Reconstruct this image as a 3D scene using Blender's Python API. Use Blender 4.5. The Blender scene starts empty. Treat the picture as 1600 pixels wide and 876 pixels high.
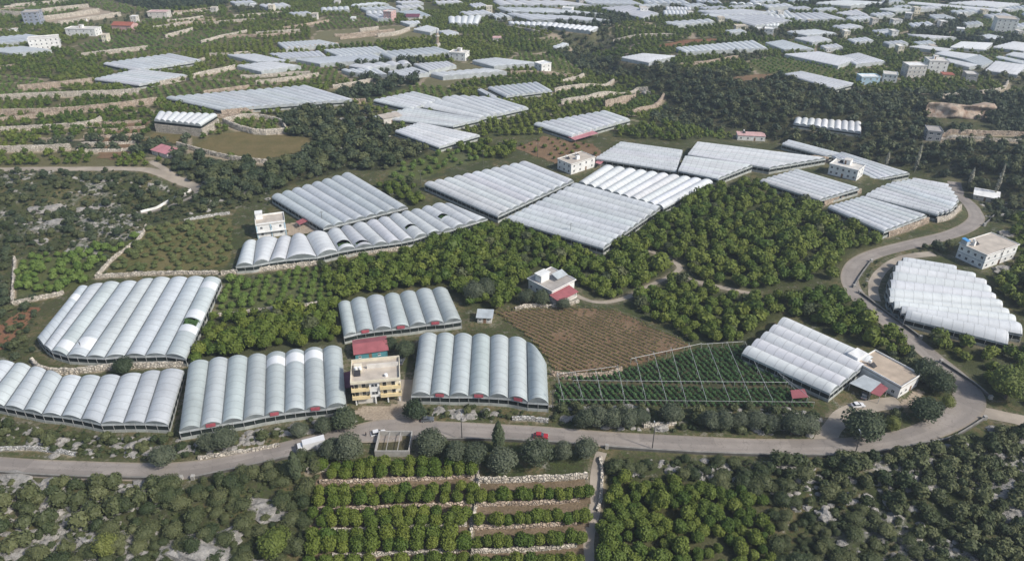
import bpy, bmesh, math, random
import numpy as np

# ------------------------------------------------------------------ camera, sky, sun, exposure
SC = bpy.context.scene
COL = SC.collection
FPX, PITCH, HCAM = 1143.0, math.radians(30.3), 150.0
cam = bpy.data.cameras.new('camera'); camo = bpy.data.objects.new('camera', cam); COL.objects.link(camo)
cam.sensor_width = 36.0; cam.lens = 36.0 * FPX / 1600.0; cam.clip_start = 1.0; cam.clip_end = 12000.0
camo.location = (0, 0, HCAM); camo.rotation_euler = (math.pi / 2 - PITCH, 0, 0)
SC.camera = camo
SUN_EL, SUN_AZ = math.radians(42), math.radians(118)      # azimuth clockwise from +Y: the sun stands to the right of the view
w = bpy.data.worlds.new('World'); SC.world = w; w.use_nodes = True
nt = w.node_tree; nt.nodes.clear()
sky = nt.nodes.new('ShaderNodeTexSky'); sky.sky_type = 'NISHITA'; sky.sun_disc = False
sky.sun_elevation = SUN_EL; sky.sun_rotation = SUN_AZ; sky.air_density = 1.0; sky.dust_density = 2.0
bg = nt.nodes.new('ShaderNodeBackground'); bg.inputs[1].default_value = 0.10
wo = nt.nodes.new('ShaderNodeOutputWorld')
nt.links.new(sky.outputs[0], bg.inputs[0]); nt.links.new(bg.outputs[0], wo.inputs[0])
sl = bpy.data.lights.new('sun', 'SUN'); sl.energy = 3.15; sl.angle = math.radians(4.0); sl.color = (1.0, 0.95, 0.87)
so = bpy.data.objects.new('sun', sl); COL.objects.link(so)
so.rotation_euler = (math.pi / 2 - SUN_EL, 0, math.pi - SUN_AZ)
SC.view_settings.view_transform = 'Standard'; SC.view_settings.look = 'None'
SC.view_settings.exposure = 0.35; SC.view_settings.gamma = 1.0; SC.view_settings.use_curve_mapping = False
SC.cycles.max_bounces = 5; SC.cycles.diffuse_bounces = 2; SC.cycles.glossy_bounces = 2
SC.cycles.transmission_bounces = 2; SC.cycles.volume_bounces = 0; SC.cycles.transparent_max_bounces = 4
SC.cycles.use_denoising = True

rng = np.random.default_rng(7); random.seed(7)

# ------------------------------------------------------------------ noise and projection
def _h(ix, iy, s):
    n = (ix * 374761393 + iy * 668265263 + s * 1442695041) & 0xFFFFFFFF
    n = ((n ^ (n >> 13)) * 1274126177) & 0xFFFFFFFF
    return ((n ^ (n >> 16)) & 0xFFFF) / 65535.0
def vn(x, y, sc, s=0):
    x = np.asarray(x, float) / sc; y = np.asarray(y, float) / sc
    ix = np.floor(x).astype(np.int64); iy = np.floor(y).astype(np.int64)
    fx = x - ix; fy = y - iy; fx = fx * fx * (3 - 2 * fx); fy = fy * fy * (3 - 2 * fy)
    a = _h(ix, iy, s) * (1 - fx) + _h(ix + 1, iy, s) * fx
    b = _h(ix, iy + 1, s) * (1 - fx) + _h(ix + 1, iy + 1, s) * fx
    return a * (1 - fy) + b * fy
def fbm(x, y, sc, s=0, o=3):
    t = 0; a = 0.5; n = 0
    for k in range(o):
        t = t + a * vn(x, y, sc / 2 ** k, s + k * 17); n += a; a *= 0.5
    return t / n
def proj(x, y, z=0.0):
    """where a point of the land stands in the 1600 x 876 photograph"""
    f = y * CT - (z - HCAM) * ST; u = y * ST + (z - HCAM) * CT
    return 800 + FPX * x / f, 438 - FPX * u / f
CT, ST = math.cos(PITCH), math.sin(PITCH)
def ray_z(px, py, z):
    px = np.asarray(px, float); py = np.asarray(py, float)
    a = (px - 800) / FPX; v = (438 - py) / FPX
    dx, dy, dz = a, CT + v * ST, -ST + v * CT
    t = (z - HCAM) / dz
    return dx * t, dy * t
def segdist(x, y, P):
    """distance to a polyline, and the parameter (segment index + fraction) of the nearest point"""
    best = np.full(np.shape(x), 1e18); par = np.zeros(np.shape(x))
    for i in range(len(P) - 1):
        ax, ay = P[i]; bx, by = P[i + 1]
        ux, uy = bx - ax, by - ay; L2 = ux * ux + uy * uy + 1e-9
        t = np.clip(((x - ax) * ux + (y - ay) * uy) / L2, 0, 1)
        d = (x - ax - t * ux) ** 2 + (y - ay - t * uy) ** 2
        m = d < best
        best = np.where(m, d, best); par = np.where(m, i + t, par)
    return np.sqrt(best), par
def inpoly(x, y, P):
    c = np.zeros(np.shape(x), bool); n = len(P)
    for i in range(n):
        x1, y1 = P[i]; x2, y2 = P[(i + 1) % n]
        if y1 == y2: continue
        k = ((y1 > y) != (y2 > y)) & (x < (x2 - x1) * (y - y1) / (y2 - y1) + x1)
        c ^= k
    return c
def flat(P, z=0.0):
    return [tuple(map(float, ray_z(p[0], p[1], z))) for p in P]
def sstep(a, b, x):
    t = np.clip((x - a) / (b - a), 0, 1); return t * t * (3 - 2 * t)

RAVR = flat([(915, 60), (950, 110), (1030, 140), (1080, 165), (1150, 185), (1320, 222), (1420, 240), (1540, 285), (1700, 320)])
RAVL = flat([(-80, 335), (60, 318), (150, 305), (235, 300), (265, 285)])
ROADPX = [(-180, 708), (-60, 723), (0, 728), (150, 736), (290, 737), (380, 719), (450, 701), (520, 684), (600, 670), (680, 670), (760, 673), (860, 679), (1000, 690), (1150, 697),
          (1300, 699), (1400, 690), (1465, 668), (1508, 640), (1518, 616), (1495, 588), (1462, 562), (1425, 530), (1390, 506), (1355, 478), (1333, 455),
          (1325, 432), (1337, 410), (1370, 394), (1430, 380), (1490, 366), (1522, 350), (1529, 335), (1512, 317), (1496, 303), (1490, 285)]
def H0(x, y):
    x = np.asarray(x, float); y = np.asarray(y, float)
    h = 4.0 * (fbm(x, y, 150, 3) - 0.5) + 1.6 * (fbm(x, y, 38, 9) - 0.5)
    d, _ = segdist(x, y, RAVR); h = h - 13 * np.exp(-(d / 30) ** 2)
    d, _ = segdist(x, y, RAVL); h = h - 7 * np.exp(-(d / 17) ** 2)
    yr = np.interp(x, RFX, RFY)
    drop = np.clip((yr - 7 - y) * 0.16, 0, 9)
    h = h - drop
    rough = sstep(2, 14, yr - y) * np.maximum(sstep(-55, -75, x), sstep(60, 85, x + 0.25 * (yr - y)) * sstep(20, 60, x))
    h = h + rough * 3.2 * (fbm(x, y, 11, 21) - 0.45)
    return h
_rf = flat(ROADPX[:17] + [(1600, 650)]); RFX = [p[0] for p in _rf]; RFY = [p[1] for p in _rf]
def at0(px, py, dz=0.0):
    z = np.zeros(np.shape(px))
    for _ in range(7):
        x, y = ray_z(px, py, z + dz); z = H0(x, y)
    return x, y, z
def g0(P):
    x, y, z = at0(np.array([p[0] for p in P], float), np.array([p[1] for p in P], float))
    return list(zip(map(float, x), map(float, y)))

# ------------------------------------------------------------------ materials
def nmat(name):
    m = bpy.data.materials.new(name); m.use_nodes = True
    n = m.node_tree; n.nodes.clear()
    o = n.nodes.new('ShaderNodeOutputMaterial'); b = n.nodes.new('ShaderNodeBsdfPrincipled')
    n.links.new(b.outputs[0], o.inputs[0])
    return m, n, b
def node(n, t, **kw):
    k = n.nodes.new(t)
    for a, v in kw.items(): setattr(k, a, v)
    return k
def mixc(n, fac, a, b, mode='MIX'):
    m = n.nodes.new('ShaderNodeMix'); m.data_type = 'RGBA'; m.blend_type = mode; m.clamp_factor = True
    for s, v in ((0, fac), (6, a), (7, b)):
        if isinstance(v, (int, float)): m.inputs[s].default_value = v
        elif isinstance(v, tuple): m.inputs[s].default_value = v + (1,) if len(v) == 3 else v
        else: n.links.new(v, m.inputs[s])
    return m.outputs[2]
def noise(n, scale, detail=3, vec=None, rough=0.55):
    t = n.nodes.new('ShaderNodeTexNoise'); t.inputs['Scale'].default_value = scale; t.inputs['Detail'].default_value = detail
    t.inputs['Roughness'].default_value = rough
    if vec is not None: n.links.new(vec, t.inputs['Vector'])
    return t.outputs[0]
def ramp(n, fac, a, b, lo=0.35, hi=0.65):
    r = n.nodes.new('ShaderNodeMapRange'); r.inputs[1].default_value = lo; r.inputs[2].default_value = hi
    r.inputs[3].default_value = a; r.inputs[4].default_value = b
    n.links.new(fac, r.inputs[0]); return r.outputs[0]
def math_(n, op, a, b=None):
    m = n.nodes.new('ShaderNodeMath'); m.operation = op
    for i, v in enumerate((a, b)):
        if v is None: continue
        if isinstance(v, (int, float)): m.inputs[i].default_value = v
        else: n.links.new(v, m.inputs[i])
    return m.outputs[0]
def bump(n, b, h, s=0.5, d=0.1):
    k = n.nodes.new('ShaderNodeBump'); k.inputs['Strength'].default_value = s; k.inputs['Distance'].default_value = d
    n.links.new(h, k.inputs['Height']); n.links.new(k.outputs[0], b.inputs['Normal'])
def pos(n):
    return n.nodes.new('ShaderNodeNewGeometry').outputs['Position']
def objc(n):
    return n.nodes.new('ShaderNodeTexCoord').outputs['Object']

def plain(name, c, rough=0.7, var=0.25, scale=0.6, metal=0.0, spec=0.4, fine=6.0):
    """a real painted, plastered or metal surface: base colour broken up by wear at two scales"""
    m, n, b = nmat(name)
    v = objc(n)
    big = noise(n, scale, 4, v); small = noise(n, fine, 3, v)
    k = math_(n, 'ADD', math_(n, 'MULTIPLY', big, 0.7), math_(n, 'MULTIPLY', small, 0.3))
    lo = tuple(x * (1 - var) for x in c); hi = tuple(min(1, x * (1 + var * 0.5)) for x in c)
    n.links.new(mixc(n, ramp(n, k, 0, 1, 0.35, 0.62), lo, hi), b.inputs['Base Color'])
    b.inputs['Roughness'].default_value = rough; b.inputs['Metallic'].default_value = metal
    b.inputs['Specular IOR Level'].default_value = spec
    return m
M = {}
def leafmat(name, c1, c2, attr):
    m, n, b = nmat(name)
    if attr:
        a = node(n, 'ShaderNodeAttribute', attribute_name='tint'); r = a.outputs['Fac']
    else:
        r = n.nodes.new('ShaderNodeObjectInfo').outputs['Random']
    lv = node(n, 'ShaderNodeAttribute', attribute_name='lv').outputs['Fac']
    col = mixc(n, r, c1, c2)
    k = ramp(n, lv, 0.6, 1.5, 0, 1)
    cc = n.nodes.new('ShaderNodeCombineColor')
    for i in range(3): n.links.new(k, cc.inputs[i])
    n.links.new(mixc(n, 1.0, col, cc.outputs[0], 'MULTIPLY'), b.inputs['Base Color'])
    b.inputs['Roughness'].default_value = 0.6; b.inputs['Specular IOR Level'].default_value = 0.25
    return m
LEAFC = {'orange': ((0.044, 0.074, 0.010), (0.098, 0.118, 0.019)), 'young': ((0.068, 0.112, 0.022), (0.100, 0.142, 0.032)),
         'olive': ((0.046, 0.058, 0.033), (0.076, 0.088, 0.055)), 'scrub': ((0.028, 0.041, 0.016), (0.082, 0.090, 0.038)),
         'dark': ((0.028, 0.042, 0.021), (0.054, 0.068, 0.035)), 'yellow': ((0.075, 0.098, 0.020), (0.110, 0.122, 0.032)),
         'crop': ((0.034, 0.076, 0.026), (0.058, 0.112, 0.036)),
         'grove': ((0.040, 0.072, 0.011), (0.104, 0.126, 0.022))}
for k, (a, b_) in LEAFC.items():
    M['leaf_' + k] = leafmat('leaf_' + k, a, b_, False)
    M['mass_' + k] = leafmat('mass_' + k, a, b_, True)
M['mass_olive'] = leafmat('mass_olive_field', (0.062, 0.082, 0.026), (0.095, 0.110, 0.040), True)
M['bark'] = plain('bark', (0.13, 0.10, 0.075), 0.9, 0.4, 3)
M['palebark'] = plain('pale_bark', (0.30, 0.29, 0.26), 0.9, 0.3, 3)

def plasticmat():
    m, n, b = nmat('greenhouse_plastic')
    tint = n.nodes.new('ShaderNodeObjectInfo').outputs['Color']
    uv = node(n, 'ShaderNodeUVMap', uv_map='UVMap').outputs[0]
    sep = n.nodes.new('ShaderNodeSeparateXYZ'); n.links.new(uv, sep.inputs[0])
    u, v = sep.outputs[0], sep.outputs[1]
    # hoops showing through the sheet every 2.5 m and broad sheet joints
    ph = math_(n, 'FRACT', math_(n, 'MULTIPLY', v, 0.3))
    dist = math_(n, 'ABSOLUTE', math_(n, 'SUBTRACT', ph, 0.5))
    hoop = ramp(n, dist, 1, 0, 0.0, 0.07)
    seam = math_(n, 'FRACT', math_(n, 'MULTIPLY', v, 0.057))
    jn = math_(n, 'FLOOR', math_(n, 'MULTIPLY', v, 0.057))
    wn = node(n, 'ShaderNodeTexWhiteNoise', noise_dimensions='2D')
    cx = n.nodes.new('ShaderNodeCombineXYZ'); n.links.new(jn, cx.inputs[0]); n.links.new(n.nodes.new('ShaderNodeObjectInfo').outputs['Random'], cx.inputs[1])
    n.links.new(cx.outputs[0], wn.inputs['Vector'])
    sheet = ramp(n, wn.outputs['Value'], 0.93, 1.03, 0, 1)
    p = pos(n)
    dirt = ramp(n, noise(n, 0.16, 5, p, 0.65), 0.86, 1.03, 0.3, 0.7)
    fine = ramp(n, noise(n, 1.6, 3, p), 0.95, 1.03, 0.3, 0.7)
    # sheets darken towards their long edges, beside the gutters
    edge = math_(n, 'MULTIPLY', math_(n, 'ABSOLUTE', math_(n, 'SUBTRACT', u, 0.5)), 2.0)
    gr = ramp(n, edge, 1.0, 0.86, 0.72, 1.0)
    k = math_(n, 'MULTIPLY', math_(n, 'MULTIPLY', dirt, fine), math_(n, 'MULTIPLY', sheet, gr))
    k = math_(n, 'MULTIPLY', k, math_(n, 'SUBTRACT', 1.0, math_(n, 'MULTIPLY', hoop, 0.28)))
    cc = n.nodes.new('ShaderNodeCombineColor')
    for i in range(3): n.links.new(k, cc.inputs[i])
    n.links.new(mixc(n, 1.0, tint, cc.outputs[0], 'MULTIPLY'), b.inputs['Base Color'])
    b.inputs['Roughness'].default_value = 0.42; b.inputs['Specular IOR Level'].default_value = 0.35
    sag = math_(n, 'ADD', math_(n, 'MULTIPLY', hoop, 0.6), noise(n, 0.9, 3, p))
    bump(n, b, sag, 0.35, 0.12)
    return m
M['plastic'] = plasticmat()
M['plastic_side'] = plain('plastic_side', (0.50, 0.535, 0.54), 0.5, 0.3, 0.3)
M['shaded_plastic_end'] = plain('shaded_plastic_end', (0.21, 0.235, 0.24), 0.5, 0.35, 0.4)  # darkened: the shade of the recessed ends is put into the colour
M['new_plastic'] = plain('new_plastic', (0.74, 0.76, 0.77), 0.35, 0.08, 0.4)
M['skirt'] = plain('skirt_net', (0.44, 0.46, 0.43), 0.7, 0.3, 0.4)
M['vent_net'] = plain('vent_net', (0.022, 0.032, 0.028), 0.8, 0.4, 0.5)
M['gutter'] = plain('gutter_metal', (0.13, 0.14, 0.145), 0.6, 0.3, 0.4, 0.0)
M['post'] = plain('galvanised_post', (0.52, 0.53, 0.52), 0.45, 0.2, 1, 0.2)
M['redflap'] = plain('red_flap', (0.36, 0.09, 0.11), 0.6, 0.25, 1)

def stonemat(name, c, c2, sc=1.1):
    m, n, b = nmat(name)
    p = pos(n)
    vo = node(n, 'ShaderNodeTexVoronoi', feature='F1'); vo.inputs['Scale'].default_value = sc; n.links.new(p, vo.inputs['Vector'])
    ve = node(n, 'ShaderNodeTexVoronoi', feature='DISTANCE_TO_EDGE'); ve.inputs['Scale'].default_value = sc; n.links.new(p, ve.inputs['Vector'])
    sp = n.nodes.new('ShaderNodeSeparateColor'); n.links.new(vo.outputs['Color'], sp.inputs[0])
    col = mixc(n, sp.outputs[0], c, c2)
    col = mixc(n, ramp(n, noise(n, 0.35, 4, p), 0, 0.6, 0.45, 0.7), col, tuple(x * 0.45 for x in c))
    col = mixc(n, ramp(n, ve.outputs['Distance'], 0.7, 0, 0.0, 0.10), col, tuple(x * 0.30 for x in c))
    n.links.new(col, b.inputs['Base Color']); b.inputs['Roughness'].default_value = 0.9; b.inputs['Specular IOR Level'].default_value = 0.2
    bump(n, b, ramp(n, ve.outputs['Distance'], 0, 1, 0, 0.2), 0.9, 0.3)
    return m
M['stone'] = stonemat('dry_stone', (0.58, 0.52, 0.43), (0.74, 0.68, 0.59))
M['stone_red'] = stonemat('reddish_stone', (0.48, 0.37, 0.28), (0.62, 0.53, 0.43))
M['stone_white'] = stonemat('white_rubble', (0.56, 0.54, 0.50), (0.70, 0.69, 0.66), 1.4)
def rockmat():
    m, n, b = nmat('limestone')
    p = pos(n)
    a = noise(n, 0.5, 6, p, 0.65); c = noise(n, 2.2, 5, p, 0.7)
    col = mixc(n, ramp(n, a, 0, 1), (0.25, 0.24, 0.22), (0.48, 0.455, 0.42))
    col = mixc(n, ramp(n, c, 0.7, 0, 0.3, 0.5), col, (0.12, 0.115, 0.10))
    n.links.new(col, b.inputs['Base Color']); b.inputs['Roughness'].default_value = 0.92; b.inputs['Specular IOR Level'].default_value = 0.2
    bump(n, b, c, 1.0, 0.5)
    return m
M['rock'] = rockmat()
def cliffmat():
    m, n, b = nmat('ochre_cliff')
    p = pos(n)
    mp = n.nodes.new('ShaderNodeMapping'); mp.inputs['Scale'].default_value = (0.28, 0.28, 0.05); n.links.new(p, mp.inputs[0])
    a = noise(n, 1.0, 5, mp.outputs[0], 0.6)
    col = mixc(n, ramp(n, a, 0, 1), (0.30, 0.20, 0.14), (0.52, 0.44, 0.36))
    col = mixc(n, ramp(n, noise(n, 0.25, 4, p), 0, 0.8, 0.5, 0.65), col, (0.14, 0.12, 0.09))
    n.links.new(col, b.inputs['Base Color']); b.inputs['Roughness'].default_value = 0.95
    bump(n, b, a, 1.0, 0.8)
    return m
M['cliff'] = cliffmat()
def roadmat(name, c, var, tracks=True):
    m, n, b = nmat(name)
    p = pos(n)
    a = noise(n, 0.11, 4, p); c2 = noise(n, 4.0, 3, p); d = noise(n, 0.9, 5, p, 0.7)
    col = mixc(n, ramp(n, a, 0, 1), tuple(x * (1 - var) for x in c), tuple(x * (1 + var) for x in c))
    col = mixc(n, ramp(n, c2, 0.0, 0.35, 0.4, 0.7), col, tuple(x * 0.7 for x in c))
    col = mixc(n, ramp(n, d, 0.0, 0.6, 0.62, 0.72), col, (0.34, 0.29, 0.24))
    if tracks:
        uv = node(n, 'ShaderNodeUVMap', uv_map='UVMap').outputs[0]; sp = n.nodes.new('ShaderNodeSeparateXYZ'); n.links.new(uv, sp.inputs[0]); u, v = sp.outputs[0], sp.outputs[1]
        wob = math_(n, 'MULTIPLY', math_(n, 'SUBTRACT', d, 0.5), 0.25)
        au = math_(n, 'ABSOLUTE', math_(n, 'ADD', u, wob))
        tr = ramp(n, math_(n, 'ABSOLUTE', math_(n, 'SUBTRACT', au, 0.45)), 0.5, 0, 0.02, 0.22)
        col = mixc(n, tr, col, tuple(x * 0.78 for x in c))
        col = mixc(n, ramp(n, au, 0, 0.85, 0.78, 1.0), col, (0.30, 0.25, 0.18))
        vp = n.nodes.new('ShaderNodeCombineXYZ'); n.links.new(math_(n, 'FLOOR', math_(n, 'MULTIPLY', v, 0.045)), vp.inputs[0]); n.links.new(math_(n, 'FLOOR', math_(n, 'MULTIPLY', u, 1.0)), vp.inputs[1])
        wn = node(n, 'ShaderNodeTexWhiteNoise', noise_dimensions='2D'); n.links.new(vp.outputs[0], wn.inputs['Vector'])
        col = mixc(n, ramp(n, wn.outputs['Value'], 0, 0.45, 0.72, 0.8), col, tuple(x * 0.62 for x in c))
        vo = node(n, 'ShaderNodeTexVoronoi', feature='DISTANCE_TO_EDGE'); vo.inputs['Scale'].default_value = 0.22
        wv = n.nodes.new('ShaderNodeVectorMath'); wv.operation = 'ADD'; n.links.new(p, wv.inputs[0]); nz = n.nodes.new('ShaderNodeTexNoise'); nz.inputs['Scale'].default_value = .6; n.links.new(p, nz.inputs['Vector'])
        sc_ = n.nodes.new('ShaderNodeVectorMath'); sc_.operation = 'SCALE'; sc_.inputs['Scale'].default_value = 3.0; n.links.new(nz.outputs['Color'], sc_.inputs[0]); n.links.new(sc_.outputs[0], wv.inputs[1]); n.links.new(wv.outputs[0], vo.inputs['Vector'])
        col = mixc(n, ramp(n, vo.outputs['Distance'], 0.55, 0, 0.0, 0.02), col, tuple(x * 0.4 for x in c))
    n.links.new(col, b.inputs['Base Color']); b.inputs['Roughness'].default_value = 0.85
    bump(n, b, c2, 0.3, 0.05)
    return m
M['road'] = roadmat('worn_asphalt', (0.305, 0.27, 0.24), 0.16)
M['dirt'] = roadmat('pale_dirt', (0.36, 0.31, 0.25), 0.22, False)
M['concrete'] = plain('concrete', (0.40, 0.385, 0.355), 0.85, 0.3, 0.5)
M['shaded_oldconcrete'] = plain('shaded_weathered_concrete', (0.13, 0.125, 0.115), 0.9, 0.4, 0.4)  # weathered grey, darkened so the parapet paints the shadow line along the road
M['midconcrete'] = plain('grey_concrete', (0.24, 0.23, 0.21), 0.9, 0.35, 0.4)
def groundmat():
    m, n, b = nmat('ground_soil')
    p = pos(n)
    base = node(n, 'ShaderNodeAttribute', attribute_name='soil').outputs['Color']
    wild = node(n, 'ShaderNodeAttribute', attribute_name='wild').outputs['Fac']
    f = noise(n, 1.3, 5, p, 0.7); g = noise(n, 0.22, 5, p, 0.65); s = noise(n, 5.0, 3, p, 0.7)
    k = ramp(n, f, 0.62, 1.35, 0.3, 0.7)
    cc = n.nodes.new('ShaderNodeCombineColor')
    for i in range(3): n.links.new(k, cc.inputs[i])
    col = mixc(n, 1.0, base, cc.outputs[0], 'MULTIPLY')
    # wild ground: limestone showing through tufts of grass and herbs
    rockf = math_(n, 'MULTIPLY', ramp(n, math_(n, 'ADD', math_(n, 'MULTIPLY', g, 0.65), math_(n, 'MULTIPLY', f, 0.35)), 0, 0.8, 0.55, 0.66), wild)
    col = mixc(n, math_(n, 'MULTIPLY', ramp(n, noise(n, 0.09, 4, p, 0.6), 0, 0.8, 0.5, 0.62), wild), col, (0.17, 0.135, 0.07))
    col = mixc(n, rockf, col, mixc(n, ramp(n, s, 0, 1), (0.22, 0.21, 0.19), (0.46, 0.43, 0.38)))
    tuft = math_(n, 'MULTIPLY', ramp(n, noise(n, 0.6, 5, p, 0.75), 0, 0.9, 0.44, 0.58), wild)
    col = mixc(n, tuft, col, mixc(n, ramp(n, s, 0, 1), (0.036, 0.054, 0.018), (0.09, 0.108, 0.038)))
    n.links.new(col, b.inputs['Base Color']); b.inputs['Roughness'].default_value = 0.95; b.inputs['Specular IOR Level'].default_value = 0.15
    bump(n, b, math_(n, 'ADD', f, math_(n, 'MULTIPLY', s, 0.4)), 0.8, 0.35)
    return m
M['ground'] = groundmat()
def fieldmat(name, c, c2):
    m, n, b = nmat(name)
    p = pos(n)
    a = noise(n, 0.12, 5, p, 0.65); f = noise(n, 1.5, 5, p, 0.7)
    col = mixc(n, ramp(n, a, 0, 1), c, c2)
    col = mixc(n, ramp(n, f, 0.6, 0, 0.35, 0.55), col, tuple(x * 0.5 for x in c))
    n.links.new(col, b.inputs['Base Color']); b.inputs['Roughness'].default_value = 0.95; b.inputs['Specular IOR Level'].default_value = 0.1
    bump(n, b, f, 0.8, 0.3)
    return m
M['meadow'] = fieldmat('dry_meadow_grass', (0.135, 0.12, 0.05), (0.20, 0.155, 0.075))
M['brownsoil'] = fieldmat('brown_soil', (0.18, 0.115, 0.068), (0.25, 0.17, 0.105))
M['redsoil'] = fieldmat('red_soil', (0.21, 0.105, 0.06), (0.27, 0.15, 0.09))
M['olivesoil'] = fieldmat('olive_grove_soil', (0.11, 0.115, 0.042), (0.19, 0.16, 0.075))
M['cropsoil'] = fieldmat('crop_soil', (0.07, 0.075, 0.04), (0.13, 0.11, 0.065))
M['terracesoil'] = fieldmat('terrace_soil', (0.15, 0.115, 0.07), (0.26, 0.195, 0.135))
M['yard'] = fieldmat('packed_earth', (0.36, 0.295, 0.225), (0.44, 0.37, 0.29))

PAINT = {'white': (0.82, 0.82, 0.80), 'offwhite': (0.66, 0.63, 0.58), 'yellow': (0.78, 0.64, 0.38), 'cream': (0.78, 0.72, 0.57), 'grey': (0.36, 0.36, 0.37), 'bluegrey': (0.30, 0.34, 0.42),
         'paleblue': (0.45, 0.62, 0.72), 'pink': (0.62, 0.40, 0.38), 'roofgrey': (0.40, 0.37, 0.34), 'rooftan': (0.48, 0.39, 0.30), 'roofbeige': (0.52, 0.46, 0.39), 'tile': (0.36, 0.12, 0.08),
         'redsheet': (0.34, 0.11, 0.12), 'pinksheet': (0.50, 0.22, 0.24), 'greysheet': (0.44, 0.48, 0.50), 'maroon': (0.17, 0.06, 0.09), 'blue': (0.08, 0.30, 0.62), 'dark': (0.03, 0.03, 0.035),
         'wood': (0.25, 0.15, 0.09), 'black': (0.018, 0.018, 0.02), 'steel': (0.45, 0.46, 0.47), 'turquoise': (0.10, 0.30, 0.34), 'redcar': (0.38, 0.03, 0.04)}
for k, c in PAINT.items():
    M[k] = plain('paint_' + k, c, 0.65, 0.2, 0.35)
M['trellis'] = plain('weathered_trellis', (0.34, 0.29, 0.22), 0.8, 0.3, 1)
M['lamppole'] = plain('lamp_pole', (0.07, 0.07, 0.07), 0.5, 0.2, 1)
def glass(name, c, r):
    m, n, b = nmat(name)
    n.links.new(mixc(n, ramp(n, noise(n, 0.8, 2, objc(n)), 0, 1), c, tuple(x * 2 for x in c)), b.inputs['Base Color'])
    b.inputs['Roughness'].default_value = r; b.inputs['Specular IOR Level'].default_value = 0.6
    return m
M['glass'] = glass('window_glass', (0.03, 0.036, 0.045), 0.08)
M['carred'] = plain('car_red', PAINT['redcar'], 0.25, 0.1, 0.5, 0.0, 0.6)
M['carwhite'] = plain('car_white', (0.74, 0.74, 0.74), 0.25, 0.06, 0.5, 0.0, 0.6)
M['cargrey'] = plain('car_grey', (0.12, 0.13, 0.14), 0.25, 0.1, 0.5, 0.0, 0.6)
M['carblack'] = plain('car_black', (0.016, 0.017, 0.02), 0.22, 0.1, 0.5, 0.0, 0.6)
M['tyre'] = plain('tyre_rubber', (0.02, 0.02, 0.02), 0.9, 0.2, 1)
M['skin'] = plain('skin', (0.38, 0.23, 0.16), 0.6, 0.1, 2)
M['cloth'] = plain('dark_cloth', (0.025, 0.027, 0.035), 0.9, 0.2, 2)
M['hair'] = plain('hair', (0.015, 0.012, 0.01), 0.7, 0.2, 4)

# ------------------------------------------------------------------ mesh helpers
def mesh_np(name, V, F, mat=None, smooth=False):
    V = np.asarray(V, np.float32).reshape(-1, 3); F = np.asarray(F, np.int32)
    k = F.shape[1]
    me = bpy.data.meshes.new(name)
    me.vertices.add(len(V)); me.vertices.foreach_set('co', V.ravel())
    me.loops.add(F.size); me.loops.foreach_set('vertex_index', F.ravel())
    me.polygons.add(len(F)); me.polygons.foreach_set('loop_start', np.arange(0, F.size, k, dtype=np.int32))
    try: me.polygons.foreach_set('loop_total', np.full(len(F), k, np.int32))
    except Exception: pass
    me.polygons.foreach_set('use_smooth', np.full(len(F), smooth, bool))
    me.update(calc_edges=True); me.validate()
    if mat: me.materials.append(M[mat])
    return me
def link(name, me, parent=None, loc=None):
    o = bpy.data.objects.new(name, me); COL.objects.link(o)
    if parent is not None: o.parent = parent
    if loc is not None: o.location = loc
    return o
def tag(o, label=None, cat=None, group=None, kind=None):
    if label: o['label'] = label
    if cat: o['category'] = cat
    if group: o['group'] = group
    if kind: o['kind'] = kind
    return o
def thing(name, label, cat, loc, rz=0.0, group=None):
    o = bpy.data.objects.new(name, None); COL.objects.link(o); o.empty_display_size = 0.5
    o.location = loc; o.rotation_euler = (0, 0, rz)
    return tag(o, label, cat, group)
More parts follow.
